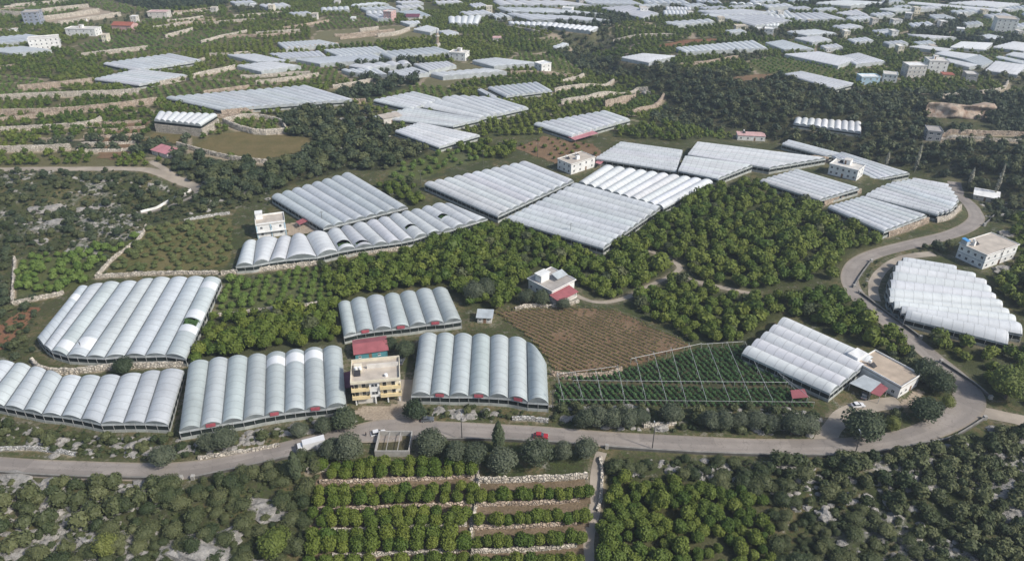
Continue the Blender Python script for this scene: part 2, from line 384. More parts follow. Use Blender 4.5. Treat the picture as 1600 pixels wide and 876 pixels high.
class MB:
    """collects quads and triangles; build() links them as one mesh object"""
    def __init__(s): s.v = []; s.f = []
    def box(s, x0, x1, y0, y1, z0, z1):
        b = len(s.v)
        s.v += [(x0, y0, z0), (x1, y0, z0), (x1, y1, z0), (x0, y1, z0), (x0, y0, z1), (x1, y0, z1), (x1, y1, z1), (x0, y1, z1)]
        s.f += [tuple(b + i for i in q) for q in ((0, 3, 2, 1), (4, 5, 6, 7), (0, 1, 5, 4), (1, 2, 6, 5), (2, 3, 7, 6), (3, 0, 4, 7))]
        return s
    def poly(s, pts):
        b = len(s.v); s.v += [tuple(p) for p in pts]; s.f.append(tuple(range(b, b + len(pts)))); return s
    def prism(s, pts, axis, a0, a1):
        """extrude a 2-D outline along x ('x': pts are (y,z)) or y ('y': pts are (x,z)) or z"""
        def P(p, a): return (a, p[0], p[1]) if axis == 'x' else (p[0], a, p[1]) if axis == 'y' else (p[0], p[1], a)
        n = len(pts); b = len(s.v)
        s.v += [P(p, a0) for p in pts] + [P(p, a1) for p in pts]
        s.f.append(tuple(b + i for i in range(n))); s.f.append(tuple(b + n + i for i in reversed(range(n))))
        for i in range(n):
            j = (i + 1) % n; s.f.append((b + i, b + n + i, b + n + j, b + j))
        return s
    def tube(s, p, q, r, r2=None, k=6):
        p = np.array(p, float); q = np.array(q, float); r2 = r if r2 is None else r2
        d = q - p; L = np.linalg.norm(d) + 1e-9; d /= L
        a = np.array((0, 0, 1.0)) if abs(d[2]) < 0.9 else np.array((1.0, 0, 0))
        u = np.cross(d, a); u /= np.linalg.norm(u); v = np.cross(d, u)
        b = len(s.v)
        for c, rr in ((p, r), (q, r2)):
            for i in range(k):
                t = 2 * math.pi * i / k; s.v.append(tuple(c + rr * (math.cos(t) * u + math.sin(t) * v)))
        for i in range(k):
            j = (i + 1) % k; s.f.append((b + i, b + j, b + k + j, b + k + i))
        s.f.append(tuple(b + i for i in reversed(range(k)))); s.f.append(tuple(b + k + i for i in range(k)))
        return s
    def mesh(s, name, mat, smooth=False):
        me = bpy.data.meshes.new(name); me.from_pydata(s.v, [], s.f); me.update()
        bm = bmesh.new(); bm.from_mesh(me); bmesh.ops.recalc_face_normals(bm, faces=bm.faces); bm.to_mesh(me); bm.free()
        if smooth:
            me.polygons.foreach_set('use_smooth', np.ones(len(me.polygons), bool))
        me.materials.append(M[mat]); return me
    def build(s, name, mat, parent=None, loc=None, smooth=False):
        return link(name, s.mesh(name, mat, smooth), parent, loc)
# ------------------------------------------------------------------ greenhouse plan: (label, start edge, end edge, bays, options); edges run along the eaves as seen on the land
GH = []
def G(label, A, B, n, **o): GH.append((label, A, B, n, o))
BLU = (0.555, 0.595, 0.615); PAL = (0.70, 0.72, 0.73); WHI = (0.77, 0.785, 0.79); GRN = (0.47, 0.515, 0.52); MIDT = (0.63, 0.655, 0.67)
G('long pale grey greenhouse at the bottom left edge just above the road',
  [(-8, 563), (23, 565), (48, 571), (72, 576), (97, 586), (127, 586), (157, 586), (188, 585), (221, 581), (251, 577), (286, 576)],
  [(-60, 618), (-25, 625), (6, 632), (36, 638), (65, 644), (95, 647), (126, 652), (157, 659), (192, 658), (225, 658), (261, 660)], 10, tint=BLU, near=1, rise=.2)
G('big grey plastic greenhouse with a curved corner, white patches and a torn hole',
  [(121, 446), (137, 445), (161, 440), (187, 440), (214, 438), (240, 433), (266, 433), (293, 432), (319, 432), (344, 434)],
  [(57, 524), (68, 537), (80, 546), (104, 553), (134, 555), (163, 556), (195, 553), (226, 553), (258, 552), (289, 557)], 9, tint=BLU, near=1, rise=.2,
  patch=[(3, .80, .93), (2, .86, .96), (8, .08, .17), (8, .47, .57), (8, .66, .74), (0, .18, .28)], hole=[(8, .58, .66)])
G('eight bay grey tunnel greenhouse left of the yellow apartment house, with white sheet band',
  [(294, 567), (326, 562), (356, 558), (387, 556), (416, 553), (446, 549), (475, 546), (504, 543), (533, 541)],
  [(279, 671), (312, 665), (346, 659), (379, 654), (413, 647), (444, 642), (476, 638), (509, 635), (540, 630)], 8, tint=GRN, near=1, red=[1, 4, 6], patch=[(4, .10, .24), (5, .08, .24), (6, .07, .22)], uniform=1)
G('seven bay tunnel greenhouse behind the red roofed shed, beside the orange grove',
  [(528, 472), (547, 469), (572, 464), (600, 461), (624, 458), (649, 454), (675, 451), (699, 450)],
  [(537, 523), (557, 518), (584, 514), (612, 511), (640, 508), (666, 504), (694, 502), (721, 498)], 7, tint=GRN, near=1, red=[1, 3, 5])
G('seven bay grey green tunnel greenhouse right of the yellow apartment house with red end flaps',
  [(655, 523), (683, 521), (710, 522), (738, 523), (766, 524), (795, 526), (823, 531), (854, 566)],
  [(642, 615), (672, 615), (702, 616), (732, 616), (764, 617), (794, 619), (825, 625), (857, 627)], 7, tint=GRN, near=1, red=[1, 3, 5])
G('five bay pale tunnel greenhouse ending at the house with the tin carport',
  [(1160, 549), (1228, 494)], [(1298, 612), (1367, 557)], 5, tint=PAL, near=1)
G('grey tunnel greenhouse right behind the blue and white house', [(424, 306), (548, 269)], [(505, 355), (637, 322)], 8, tint=BLU, near=1)
G('long staggered greenhouse with small torn holes running along the edge of the orange grove',
  [(379, 380), (400, 374), (434, 371), (455, 369), (478, 367), (511, 362), (532, 356), (550, 352), (572, 347), (590, 342), (608, 338), (626, 333), (641, 329), (658, 326), (674, 321), (694, 317), (706, 319)],
  [(368, 414), (395, 412), (420, 407), (446, 403), (495, 399), (528, 391), (556, 386), (583, 382), (607, 379), (627, 376), (646, 372), (668, 365), (690, 361), (708, 356), (727, 350), (744, 345), (762, 340)], 16,
  tint=MIDT, near=1, hole=[(5, .70, .88), (6, .84, .93), (10, .58, .66), (13, .48, .60)])
G('large eleven bay greenhouse in the middle, left of the flat roofed white house', [(663, 286), (824, 252)], [(778, 336), (897, 281)], 11, tint=PAL, near=1)
G('large ten bay greenhouse whose long side borders the orange grove in the middle', [(791, 341), (901, 286)], [(943, 386), (1034, 323)], 10, tint=(0.66, 0.69, 0.70), near=1, rise=.34)
G('bright white greenhouse of ten tunnels beside the flat roofed white house', [(943, 258), (1114, 282)], [(903, 284), (1037, 323)], 10, tint=(0.66, 0.685, 0.70), near=1)
G('ribbed greenhouse behind the bright white one, with a pink lean-to at its end', [(931, 246), (971, 221)], [(1057, 266), (1067, 234)], 8, tint=MIDT, near=1)
G('small six bay greenhouse wedged behind the bright white greenhouse', [(1060, 265), (1071, 243)], [(1123, 278), (1176, 257)], 6, tint=PAL, near=1)
G('long low eight bay greenhouse on a stone bank near the pink house', [(1075, 240), (1090, 221)], [(1203, 261), (1291, 246)], 8, tint=PAL, near=1)
G('narrow pale tunnels just behind the long greenhouse on the stone bank', [(1222, 224), (1233, 218)], [(1292, 243), (1318, 240)], 3, tint=PAL, near=1)
G('six bay greenhouse behind the small house on the right, at the ravine edge', [(1300, 243), (1316, 237)], [(1364, 280), (1422, 269)], 6, tint=PAL, near=1)
G('seven bay greenhouse in front of the small house on the right, on a stone bank', [(1188, 281), (1247, 264)], [(1282, 311), (1343, 293)], 7, tint=PAL, near=1)
G('seven bay greenhouse on a high stone bank above the curving road', [(1294, 322), (1350, 306)], [(1382, 360), (1449, 335)], 7, tint=PAL, near=1)
G('fan shaped greenhouse with rounded edge beside the road bend', [(1352, 304), (1376, 291), (1398, 284), (1430, 278)], [(1464, 333), (1490, 326), (1498, 311), (1488, 296), (1480, 286)], 10, tint=PAL, near=1, step=1)
G('stepped white greenhouse spreading below the white house at the right edge',
  [(1416, 403), (1405, 408), (1400, 415), (1396, 425), (1392, 437), (1389, 450), (1388, 463), (1390, 470), (1403, 479), (1413, 487), (1417, 495)],
  [(1478, 413), (1510, 425), (1537, 437), (1543, 447), (1550, 459), (1558, 469), (1570, 480), (1580, 490), (1590, 502), (1598, 520), (1549, 528)], 10, tint=(0.70, 0.725, 0.735), near=1, rise=.42, step=1)
# middle distance
G('broad sixteen bay greenhouse on a stone wall behind the dry meadow', [(259, 152), (480, 134)], [(345, 171), (553, 156)], 16, tint=MIDT, mid=1)
G('small greenhouse raised on a tall stone plinth beside the dry meadow', [(247, 174), (339, 178)], [(240, 186), (313, 194)], 8, tint=PAL, mid=1, plinth=4.5)
G('pale greenhouse above the terraces at left, lower one of two', [(147, 123), (215, 108)], [(217, 132), (293, 117)], 8, tint=MIDT, mid=1)
G('pale greenhouse above the terraces at left, upper one of two', [(161, 99), (268, 84)], [(214, 110), (316, 94)], 10, tint=MIDT, mid=1)
G('wide greenhouse with stepped front in the cluster behind the dark grove', [(583, 156), (648, 143)], [(643, 170), (690, 154)], 7, tint=PAL, mid=1)
G('large greenhouse joined to the right of the cluster behind the dark grove', [(660, 166), (706, 149), (776, 153)], [(750, 185), (826, 168)], 8, tint=PAL, mid=1)
G('front greenhouse of the cluster, touching the pale concrete shed', [(583, 182), (645, 167)], [(708, 196), (752, 186)], 7, tint=MIDT, mid=1)
G('smooth flat white greenhouse at the edge of the dark grove', [(617, 204), (655, 191)], [(686, 229), (750, 210)], 7, tint=WHI, mid=1)
G('nine bay greenhouse among orchards in front of the small white cottage', [(762, 136), (840, 128)], [(791, 150), (863, 141)], 9, tint=MIDT, mid=1)
G('ten bay greenhouse with a pink shed, above the brown orchard', [(834, 193), (947, 173)], [(893, 212), (985, 186)], 10, tint=PAL, mid=1)
G('white row of ten arched tunnels alone in the dark ravine scrub', [(1243, 183), (1346, 190)], [(1240, 192), (1346, 206)], 10, tint=WHI, mid=1)
G('white greenhouse on the ravine rim left of the small white houses', [(1226, 115), (1252, 111)], [(1305, 138), (1336, 130)], 6, tint=WHI, mid=1)
# far plain
F = [
 ('far left greenhouse strip in front of the white block', [(-25, 77), (35, 72)], [(20, 83), (80, 77)], 6, BLU),
 ('far left greenhouse strip behind the white block', [(-25, 60), (45, 54)], [(0, 68), (95, 60)], 6, BLU),
 ('ribbed greenhouse uppermost in the row of ribbed roofs on a stone ledge', [(433, 66), (500, 62)], [(446, 76), (530, 68)], 10, MIDT),
 ('short ribbed greenhouse left in the row of ribbed roofs', [(421, 83), (500, 79)], [(442, 91), (510, 87)], 9, MIDT),
 ('ribbed greenhouse centre of the row of ribbed roofs', [(506, 77), (590, 72)], [(530, 87), (607, 81)], 10, MIDT),
 ('ribbed greenhouse lowest in the row of ribbed roofs', [(462, 92), (582, 83)], [(500, 99), (604, 92)], 14, MIDT),
 ('bluish greenhouse at the right end of the ribbed roofs, below the stone tower', [(590, 81), (682, 73)], [(612, 90), (710, 81)], 9, BLU),
 ('pinkish grey greenhouse below the ribbed roofs', [(545, 102), (638, 95)], [(572, 107), (643, 100)], 5, PAL),
 ('greenhouse with striped roof beside the white villa on the plain', [(646, 99), (700, 95)], [(670, 110), (713, 101)], 7, MIDT),
 ('small striped greenhouse in front of the white villa on the plain', [(606, 111), (646, 104)], [(632, 118), (671, 113)], 5, MIDT),
 ('low white strip greenhouse below the pinkish one', [(533, 108), (590, 107)], [(548, 113), (608, 117)], 5, PAL),
 ('long low white greenhouse right below the white villa', [(673, 114), (760, 107)], [(692, 119), (792, 111)], 7, PAL),
 ('low white greenhouse right of the white villa', [(738, 94), (775, 90)], [(772, 103), (845, 98)], 6, PAL),
 ('white greenhouse left of the ribbed roofs, upper of two', [(355, 85), (400, 84)], [(402, 96), (452, 95)], 5, PAL),
 ('white greenhouse left of the ribbed roofs, lower of two', [(370, 102), (422, 96)], [(408, 111), (470, 102)], 5, PAL),
 ('white greenhouse alone in front of the red soil strip', [(971, 89), (1005, 83)], [(1014, 97), (1058, 87)], 7, WHI),
 ('long fourteen bay greenhouse beside the red soil strip', [(1056, 74), (1178, 63)], [(1070, 81), (1200, 75)], 14, PAL),
 ('long curved white row of tunnels below the white plain', [(794, 33), (860, 35), (935, 42)], [(796, 37), (860, 41), (922, 48)], 16, WHI),
 ('lone greyish greenhouse in the green patch at the top centre', [(1037, 35), (1110, 30)], [(1060, 40), (1118, 34)], 6, PAL),
 ('small white tunnels row facing front at the top centre, lower', [(1036, 16), (1072, 16)], [(1038, 22), (1074, 22)], 6, WHI),
 ('white tunnels row facing front at the top centre, upper', [(1040, 10), (1079, 11)], [(1041, 15), (1080, 15)], 7, WHI),
 ('white roof of the far plain beside the two white tunnel rows', [(940, 12), (985, 9)], [(1005, 28), (1030, 21)], 5, PAL),
 ('broad grey roof of the far plain above the curved white row', [(792, 21), (905, 27)], [(830, 31), (960, 33)], 6, MIDT),
 ('thin grey roof on the far plain above the broad grey one', [(775, 12), (860, 14)], [(800, 19), (950, 23)], 6, MIDT),
 ('pale roof on the far plain behind the thin grey one', [(770, 1), (880, 2)], [(782, 8), (930, 9)], 6, PAL),
 ('striped pale roof on the far plain at the top edge', [(900, -2), (985, 0)], [(925, 6), (1005, 7)], 8, PAL),
 ('narrow roof on the far plain left of the dark tree', [(1000, -1), (1070, 1)], [(1010, 5), (1080, 6)], 6, PAL),
 ('long thin roof at the top edge right of the dark tree', [(1085, -1), (1125, 2)], [(1090, 3), (1130, 6)], 4, PAL),
 ('bright thin strip at the top right of the dark tree', [(1140, 4), (1190, 6)], [(1140, 6), (1189, 8)], 4, WHI),
 ('wide pale roof right of the dark tree on the plain', [(1090, 17), (1160, 15)], [(1130, 24), (1215, 21)], 7, PAL),
 ('wide pale roof in front of the previous plain roofs near the pale cottage', [(1125, 26), (1190, 22)], [(1180, 40), (1240, 33)], 7, PAL),
 ('small pale roof behind the lone greyish greenhouse', [(1095, 22), (1120, 21)], [(1150, 31), (1172, 29)], 4, PAL),
 ('white roof left of the scattered houses at the top right', [(1196, 17), (1232, 16)], [(1205, 29), (1245, 27)], 5, PAL),
 ('white roof with a notch at the top right of the plain', [(1232, 21), (1285, 20)], [(1245, 31), (1322, 30)], 6, PAL),
 ('small white roof below the notched roof', [(1197, 33), (1220, 33)], [(1196, 40), (1216, 40)], 4, WHI),
 ('oval white roof beside the cottage road, upper of two', [(1230, 49), (1275, 46)], [(1262, 55), (1308, 52)], 5, WHI),
 ('oval white roof beside the cottage road, lower of two', [(1242, 59), (1280, 56)], [(1270, 66), (1300, 62)], 5, WHI),
 ('grey white greenhouse at the edge of the dark orchard block', [(1196, 66), (1224, 62)], [(1226, 77), (1273, 76)], 6, PAL),
 ('long white greenhouse in front of the tree row at right, left half', [(1226, 84), (1280, 80)], [(1310, 102), (1338, 92)], 8, WHI),
 ('long white greenhouse in front of the tree row at right, right half', [(1314, 87), (1342, 82)], [(1338, 100), (1384, 95)], 7, WHI),
 ('small white roof left of the far block at the top right', [(1307, 20), (1340, 15)], [(1330, 24), (1358, 24)], 4, WHI),
 ('flat white strip in the green fields at the top right', [(1373, 14), (1400, 12)], [(1400, 18), (1430, 16)], 4, PAL),
 ('pale strip roof at the top edge above the green fields', [(1275, 5), (1320, 1)], [(1330, 9), (1385, 5)], 5, PAL),
 ('long thin white strip running to the top right corner', [(1418, 5), (1425, 3)], [(1563, 18), (1566, 15)], 2, WHI),
 ('white strip roof at the top right corner', [(1482, 5), (1530, 2)], [(1560, 12), (1595, 7)], 5, PAL),
 ('small oblong greenhouse in the dark green field at the top right', [(1449, 23), (1475, 22)], [(1462, 29), (1496, 29)], 4, PAL),
 ('small white roof beside the tall white block', [(1528, 56), (1546, 53)], [(1553, 62), (1570, 58)], 4, WHI),
 ('white strip below the small round hut', [(1416, 53), (1450, 55)], [(1450, 60), (1495, 58)], 5, WHI),
 ('white strip with small arches left of the wide white roofs', [(1421, 72), (1440, 70)], [(1478, 80), (1490, 76)], 5, WHI),
 ('wide white roof uppermost of the wide white roofs at right', [(1485, 73), (1502, 65)], [(1540, 77), (1552, 67)], 6, WHI),
 ('wide white roof left of the wide white roofs at right', [(1461, 83), (1476, 79)], [(1508, 92), (1530, 85)], 6, WHI),
 ('wide white roof in the middle of the wide white roofs at right', [(1505, 92), (1532, 85)], [(1534, 103), (1553, 96)], 6, WHI),
 ('white strip behind the white villas at right', [(1470, 93), (1482, 91)], [(1515, 104), (1530, 101)], 3, WHI),
 ('big white roof at the right edge with a red end', [(1540, 109), (1556, 95)], [(1590, 116), (1606, 102)], 7, WHI),
 ('white roof at the right edge above the big white one', [(1552, 73), (1584, 65)], [(1600, 79), (1625, 70)], 6, WHI),
 ('narrow white roof cut by the right edge', [(1572, 85), (1584, 81)], [(1610, 92), (1625, 86)], 4, WHI),
 ('thin white strip cut by the right edge', [(1556, 89), (1562, 87)], [(1610, 102), (1620, 99)], 2, WHI),
 ('white roof with pale gable at the top, left of the dark trees', [(700, 26), (752, 24)], [(702, 36), (746, 37)], 5, WHI),
 ('white roof left of the gabled white one', [(646, 45), (668, 39)], [(672, 50), (686, 44)], 5, WHI),
 ('low white roof between the orchards and the stone tower', [(685, 48), (702, 46)], [(700, 55), (717, 50)], 4, WHI),
 ('small white roof beside dark trees at the top', [(733, 6), (752, 4)], [(740, 11), (762, 8)], 4, WHI),
 ('pinkish white roof left of the roofs at the top', [(501, 12), (545, 10)], [(502, 16), (546, 15)], 5, PAL),
 ('grey roof uppermost of the roofs at the top', [(548, 8), (590, 4)], [(560, 9), (608, 6)], 4, PAL),
 ('grey roof second of the roofs at the top', [(562, 12), (612, 10)], [(572, 16), (624, 15)], 5, PAL),
 ('grey roof third of the roofs at the top', [(572, 17), (605, 17)], [(572, 21), (608, 21)], 4, PAL),
 ('grey roof fourth of the roofs at the top, with a pink end', [(572, 22), (618, 21)], [(590, 29), (612, 29)], 4, PAL),
 ('bluish round ended roof right of the roofs at the top', [(622, 18), (652, 15)], [(655, 26), (674, 24)], 4, BLU),
 ('white roof in front of the bluish round ended one', [(625, 33), (655, 32)], [(640, 38), (657, 36)], 4, WHI),
 ('grey roof beyond the dark trees at the upper middle', [(765, 22), (785, 20)], [(775, 28), (800, 26)], 3, PAL),
 ('small white strip in the ravine trees at the upper middle', [(863, 73), (880, 67)], [(872, 76), (889, 68)], 3, WHI),
 ('white lean-to roof below the nine bay greenhouse', [(746, 139), (752, 137)], [(770, 152), (776, 149)], 2, PAL),
 ('white strip roof at the top right above the oval roofs', [(1300, 41), (1330, 38)], [(1320, 46), (1350, 42)], 3, PAL),
]
for lab, A, B, n, t in F: G(lab, A, B, n, tint=t)
for x, y, wx, hy, sk in [(745, 20, 40, 5, 14), (800, 30, 0, 0, 0), (850, 25, 0, 0, 0), (955, 5, 0, 0, 0), (1015, 8, 30, 3, 8), (1085, 8, 30, 4, 12), (1115, 12, 36, 3, 10), (1160, 10, 34, 3, 10), (1215, 9, 40, 4, 12), (1250, 12, 26, 3, 10), (1195, 2, 40, 3, 8), (1250, 1, 30, 2, 8), (1290, 14, 30, 3, 10),
                         (1345, 28, 34, 4, 12), (1380, 22, 30, 4, 10), (1410, 10, 24, 3, 8), (1340, 3, 0, 0, 0), (1395, 2, 30, 2, 8), (1450, 12, 34, 3, 10), (1510, 18, 40, 4, 12), (1560, 24, 34, 4, 12), (1590, 12, 30, 4, 8), (1520, 36, 26, 4, 8), (1440, 38, 34, 5, 10), (1380, 48, 26, 4, 10), (1345, 62, 30, 5, 12),
                         (1400, 66, 30, 4, 10), (1590, 40, 34, 5, 10), (1560, 10, 26, 3, 8), (1300, 72, 26, 5, 10), (1150, 48, 24, 4, 10), (700, 3, 40, 3, 8), (640, 3, 34, 3, 10), (640, 10, 36, 4, 8), (860, 50, 0, 0, 0), (700, 62, 0, 0, 0), (470, 20, 30, 3, 8), (430, 8, 40, 4, 10), (380, 3, 34, 3, 8), (1620, 22, 40, 5, 8), (1445, 66, 26, 4, 10)]:
    if wx: G('one of the many small unmarked pale roofs scattered across the far plain', [(x - wx / 2 - sk / 2, y - hy * .2), (x + wx / 2 - sk / 2, y - hy * .8)], [(x - wx / 2 + sk / 2, y + hy * .8), (x + wx / 2 + sk / 2, y + hy * .2)], 4, tint=[PAL, WHI, MIDT][int(x) % 3], grp='small pale roofs of the far plain')

def resample(P, k):
    P = np.array(P, float)
    if len(P) == k: return P
    d = np.r_[0, np.cumsum(np.hypot(*np.diff(P, axis=0).T))]
    t = np.linspace(0, d[-1], k)
    return np.c_[np.interp(t, d, P[:, 0]), np.interp(t, d, P[:, 1])]
def densify(C, z=None, step=2.0):
    C = np.asarray(C, float); d = np.r_[0, np.cumsum(np.hypot(*np.diff(C, axis=0).T))]
    t = np.arange(0, d[-1], step); o = np.c_[np.interp(t, d, C[:, 0]), np.interp(t, d, C[:, 1])]
    return (o, np.interp(t, d, z)) if z is not None else o
PADS, GHW = [], []
for lab, A, B, n, o in GH:
    a = resample(A, n + 1); b = resample(B, n + 1)
    c = np.vstack([a, b]).mean(0)
    gx, gy, gz = at0(np.array([c[0]]), np.array([c[1]]), 3.0); zg = float(gz[0])
    eave = (3.5 if o.get('near') else 2.9) + o.get('plinth', 0)
    if not (o.get('near') or o.get('mid')): eave = 2.6
    zr = zg + eave + 0.7
    ax = np.c_[ray_z(a[:, 0], a[:, 1], zr)]; bx = np.c_[ray_z(b[:, 0], b[:, 1], zr)]
    GHW.append((ax, bx, zg, eave))
    PADS.append(([tuple(p) for p in ax] + [tuple(p) for p in bx[::-1]], zg, 5.0 if o.get('near') else 7.0))

# house pads: (left base px, right base px, depth m)
HOUSES = {}
def HP(key, L, R, depth, pad=True):
    x, y, z = at0(np.array([L[0], R[0]], float), np.array([L[1], R[1]], float))
    z0 = float(z.mean())
    X, Y = ray_z(np.array([L[0], R[0]], float), np.array([L[1], R[1]], float), z0)
    u = np.array([X[1] - X[0], Y[1] - Y[0]]); wdt = float(np.hypot(*u)); u /= wdt
    nrm = np.array([-u[1], u[0]])
    p = np.array([X[0], Y[0]])
    HOUSES[key] = (p, math.atan2(u[1], u[0]), wdt, z0)
    q = [p - u - nrm, p + u * (wdt + 1) - nrm, p + u * (wdt + 1) + nrm * (depth + 1), p - u + nrm * (depth + 1)]
    poly = [tuple(map(float, k)) for k in q]
    if pad: PADS.append((poly, z0, 5.0))
    return poly
DOTS = [(522, 7, 9), (488, 32, 8), (548, 33, 7), (760, 20, 9), (835, 12, 8), (905, 8, 9), (1075, 24, 8), (1122, 38, 9), (1182, 50, 8), (1215, 28, 8), (1262, 37, 9), (1318, 60, 9), (1330, 34, 8), (1362, 40, 9), (1380, 58, 8), (1428, 22, 9), (1436, 62, 8), (1468, 44, 10), (1502, 28, 9), (1534, 26, 8), (1572, 20, 9), (1588, 60, 9), (1455, 78, 8), (1402, 84, 9), (1290, 82, 8), (330, 22, 9), (390, 12, 10), (420, 18, 8), (128, 34, 8), (205, 36, 9), (15, 52, 9), (160, 66, 8)]
HPOLY = []
for key, L, R, d in [('yellow', (556, 634), (627, 627), 11.5), ('bluewhite', (404, 373), (448, 367), 10), ('villa', (862, 470), (897, 452), 13), ('flatwhite', (892, 273), (929, 261), 10),
                     ('right', (1534, 421), (1583, 404), 12.5), ('carport', (1402, 622), (1432, 603), 17), ('between', (1293, 272), (1337, 283), 10), ('pinkhouse', (1152, 219), (1195, 221), 8),
                     ('hut', (746, 504), (768, 505), 4.5), ('pinkhut', (238, 241), (262, 248), 8), ('redshed', (556, 563), (606, 556), 8), ('whiteshed', (1520, 311), (1558, 318), 8),
                     ('reservoir', (586, 713), (640, 713), 9.5), ('block', (1553, 50), (1586, 52), 16), ('skeleton', (39, 40), (64, 39), 14), ('leftblock', (48, 79), (95, 75), 12),
                     ('leftvilla', (104, 56), (150, 57), 12), ('pinkvilla', (232, 29), (262, 29), 12), ('redrow', (176, 48), (206, 49), 12), ('cottage', (846, 114), (861, 111), 9), ('plainvilla', (702, 94), (727, 96), 10),
                     ('bluestep', (1344, 133), (1373, 133), 10), ('twinlow', (1378, 128), (1400, 130), 10), ('greyvilla', (1416, 122), (1444, 122), 12), ('tallwhite', (1448, 114), (1478, 115), 13),
                     ('yellowlow', (1472, 123), (1490, 124), 8), ('greyhouse', (1507, 129), (1525, 130), 10), ('beigehut', (770, 65), (783, 65), 8), ('halfbuilt', (1446, 220), (1469, 222), 10),
                     ('pinkflat', (600, 33), (612, 34), 10), ('concreteshed', (600, 195), (628, 190), 8), ('farred', (635, 33), (655, 33), 10), ('palecottage', (1150, 47), (1168, 47), 9), ('plaincottage', (1193, 56), (1207, 57), 9),
                     ('roundhut', (1494, 50), (1506, 51), 8), ('twostorey', (1412, 31), (1423, 32), 9), ('whitecottage', (1394, 42), (1408, 42), 8), ('slimhouse', (1392, 60), (1402, 60), 8), ('whitefront', (878, 22), (893, 23), 8),
                     ('farcottage', (1000, 22), (1012, 22), 8)] + [('dot%d' % i, (x, y), (x + ww_, y), 8) for i, (x, y, ww_) in enumerate(DOTS)]:
    HPOLY.append(HP(key, L, R, d))

# ------------------------------------------------------------------ terrain with level pads under buildings and the road
ROAD = flat([])
_rp = g0(ROADPX)
def chaikin(P, k=3):
    P = np.array(P, float)
    for _ in range(k):
        q = np.empty((2 * len(P) - 2, P.shape[1])); q[0::2] = P[:-1] * .75 + P[1:] * .25; q[1::2] = P[:-1] * .25 + P[1:] * .75
        P = np.vstack([P[:1], q, P[-1:]])
    return P
ROADC = chaikin(_rp, 3)
_sm = H0(ROADC[:, 0], ROADC[:, 1])
for _ in range(25): _sm[1:-1] = (_sm[:-2] + _sm[1:-1] * 2 + _sm[2:]) / 4
ROADZ = _sm
PATHS = []   # (name, label-less structure, px polyline, half width)
for nm, P, hw in [('dirt_track', [(-20, 266), (100, 264), (215, 263), (262, 273), (300, 288), (314, 297), (302, 308), (262, 322), (222, 334)], 2.6),
                  ('dirt_track', [(235, 252), (262, 268), (285, 281)], 1.6),
                  ('field_path', [(900, 462), (930, 474), (975, 468), (1015, 446), (1052, 430), (1068, 414), (1010, 390)], 1.1),
                  ('field_path', [(1058, 432), (1110, 446), (1180, 460)], 1.2),
                  ('dirt_track', [(1367, 470), (1363, 448), (1372, 428), (1392, 410), (1420, 400), (1462, 396)], 2.0),
                  ('driveway', [(638, 668), (634, 640), (633, 606), (636, 590)], 2.4),
                  ('dirt_track', [(1505, 640), (1560, 648), (1640, 668)], 3.0),
                  ('driveway', [(1285, 694), (1300, 668), (1325, 642), (1370, 632), (1410, 628)], 3.0),
                  ('field_path', [(736, 722), (741, 760), (736, 800), (730, 840), (724, 890)], 0.9),
                  ('field_path', [(940, 705), (928, 745), (932, 790), (920, 830), (918, 890)], 1.5)]:
    PATHS.append((nm, chaikin(g0(P), 2), hw))
def H(x, y):
    x = np.asarray(x, float); y = np.asarray(y, float); shp = x.shape
    x = x.ravel(); y = y.ravel(); h = H0(x, y)
    d, par = segdist(x, y, ROADC[::2] if len(ROADC) % 2 else ROADC)
    near = d < 14
    if near.any():
        rc = ROADC[::2] if len(ROADC) % 2 else ROADC; rz = ROADZ[::2] if len(ROADC) % 2 else ROADZ
        zr = np.interp(par[near], np.arange(len(rc)), rz) - 0.06
        wgt = 1 - sstep(4.6, 12, d[near]); h[near] = h[near] * (1 - wgt) + zr * wgt
    for poly, z, mg in PADS:
        P = np.array(poly); lo = P.min(0) - mg - 2; hi = P.max(0) + mg + 2
        m = (x > lo[0]) & (x < hi[0]) & (y > lo[1]) & (y < hi[1])
        if not m.any(): continue
        xi, yi = x[m], y[m]
        ins = inpoly(xi, yi, poly); dd, _ = segdist(xi, yi, poly + [poly[0]])
        wgt = np.where(ins, 1.0, 1 - sstep(1.2, mg, dd)); h[m] = h[m] * (1 - wgt) + z * wgt
    return h.reshape(shp)
def at(px, py):
    """a point of the photograph carried to the land"""
    z = 0.0
    for _ in range(6):
        x, y = ray_z(px, py, z); z = float(H(np.array([x]), np.array([y]))[0])
    return np.array([float(x), float(y), z])
def ground(P):
    return [at(*p) for p in P]

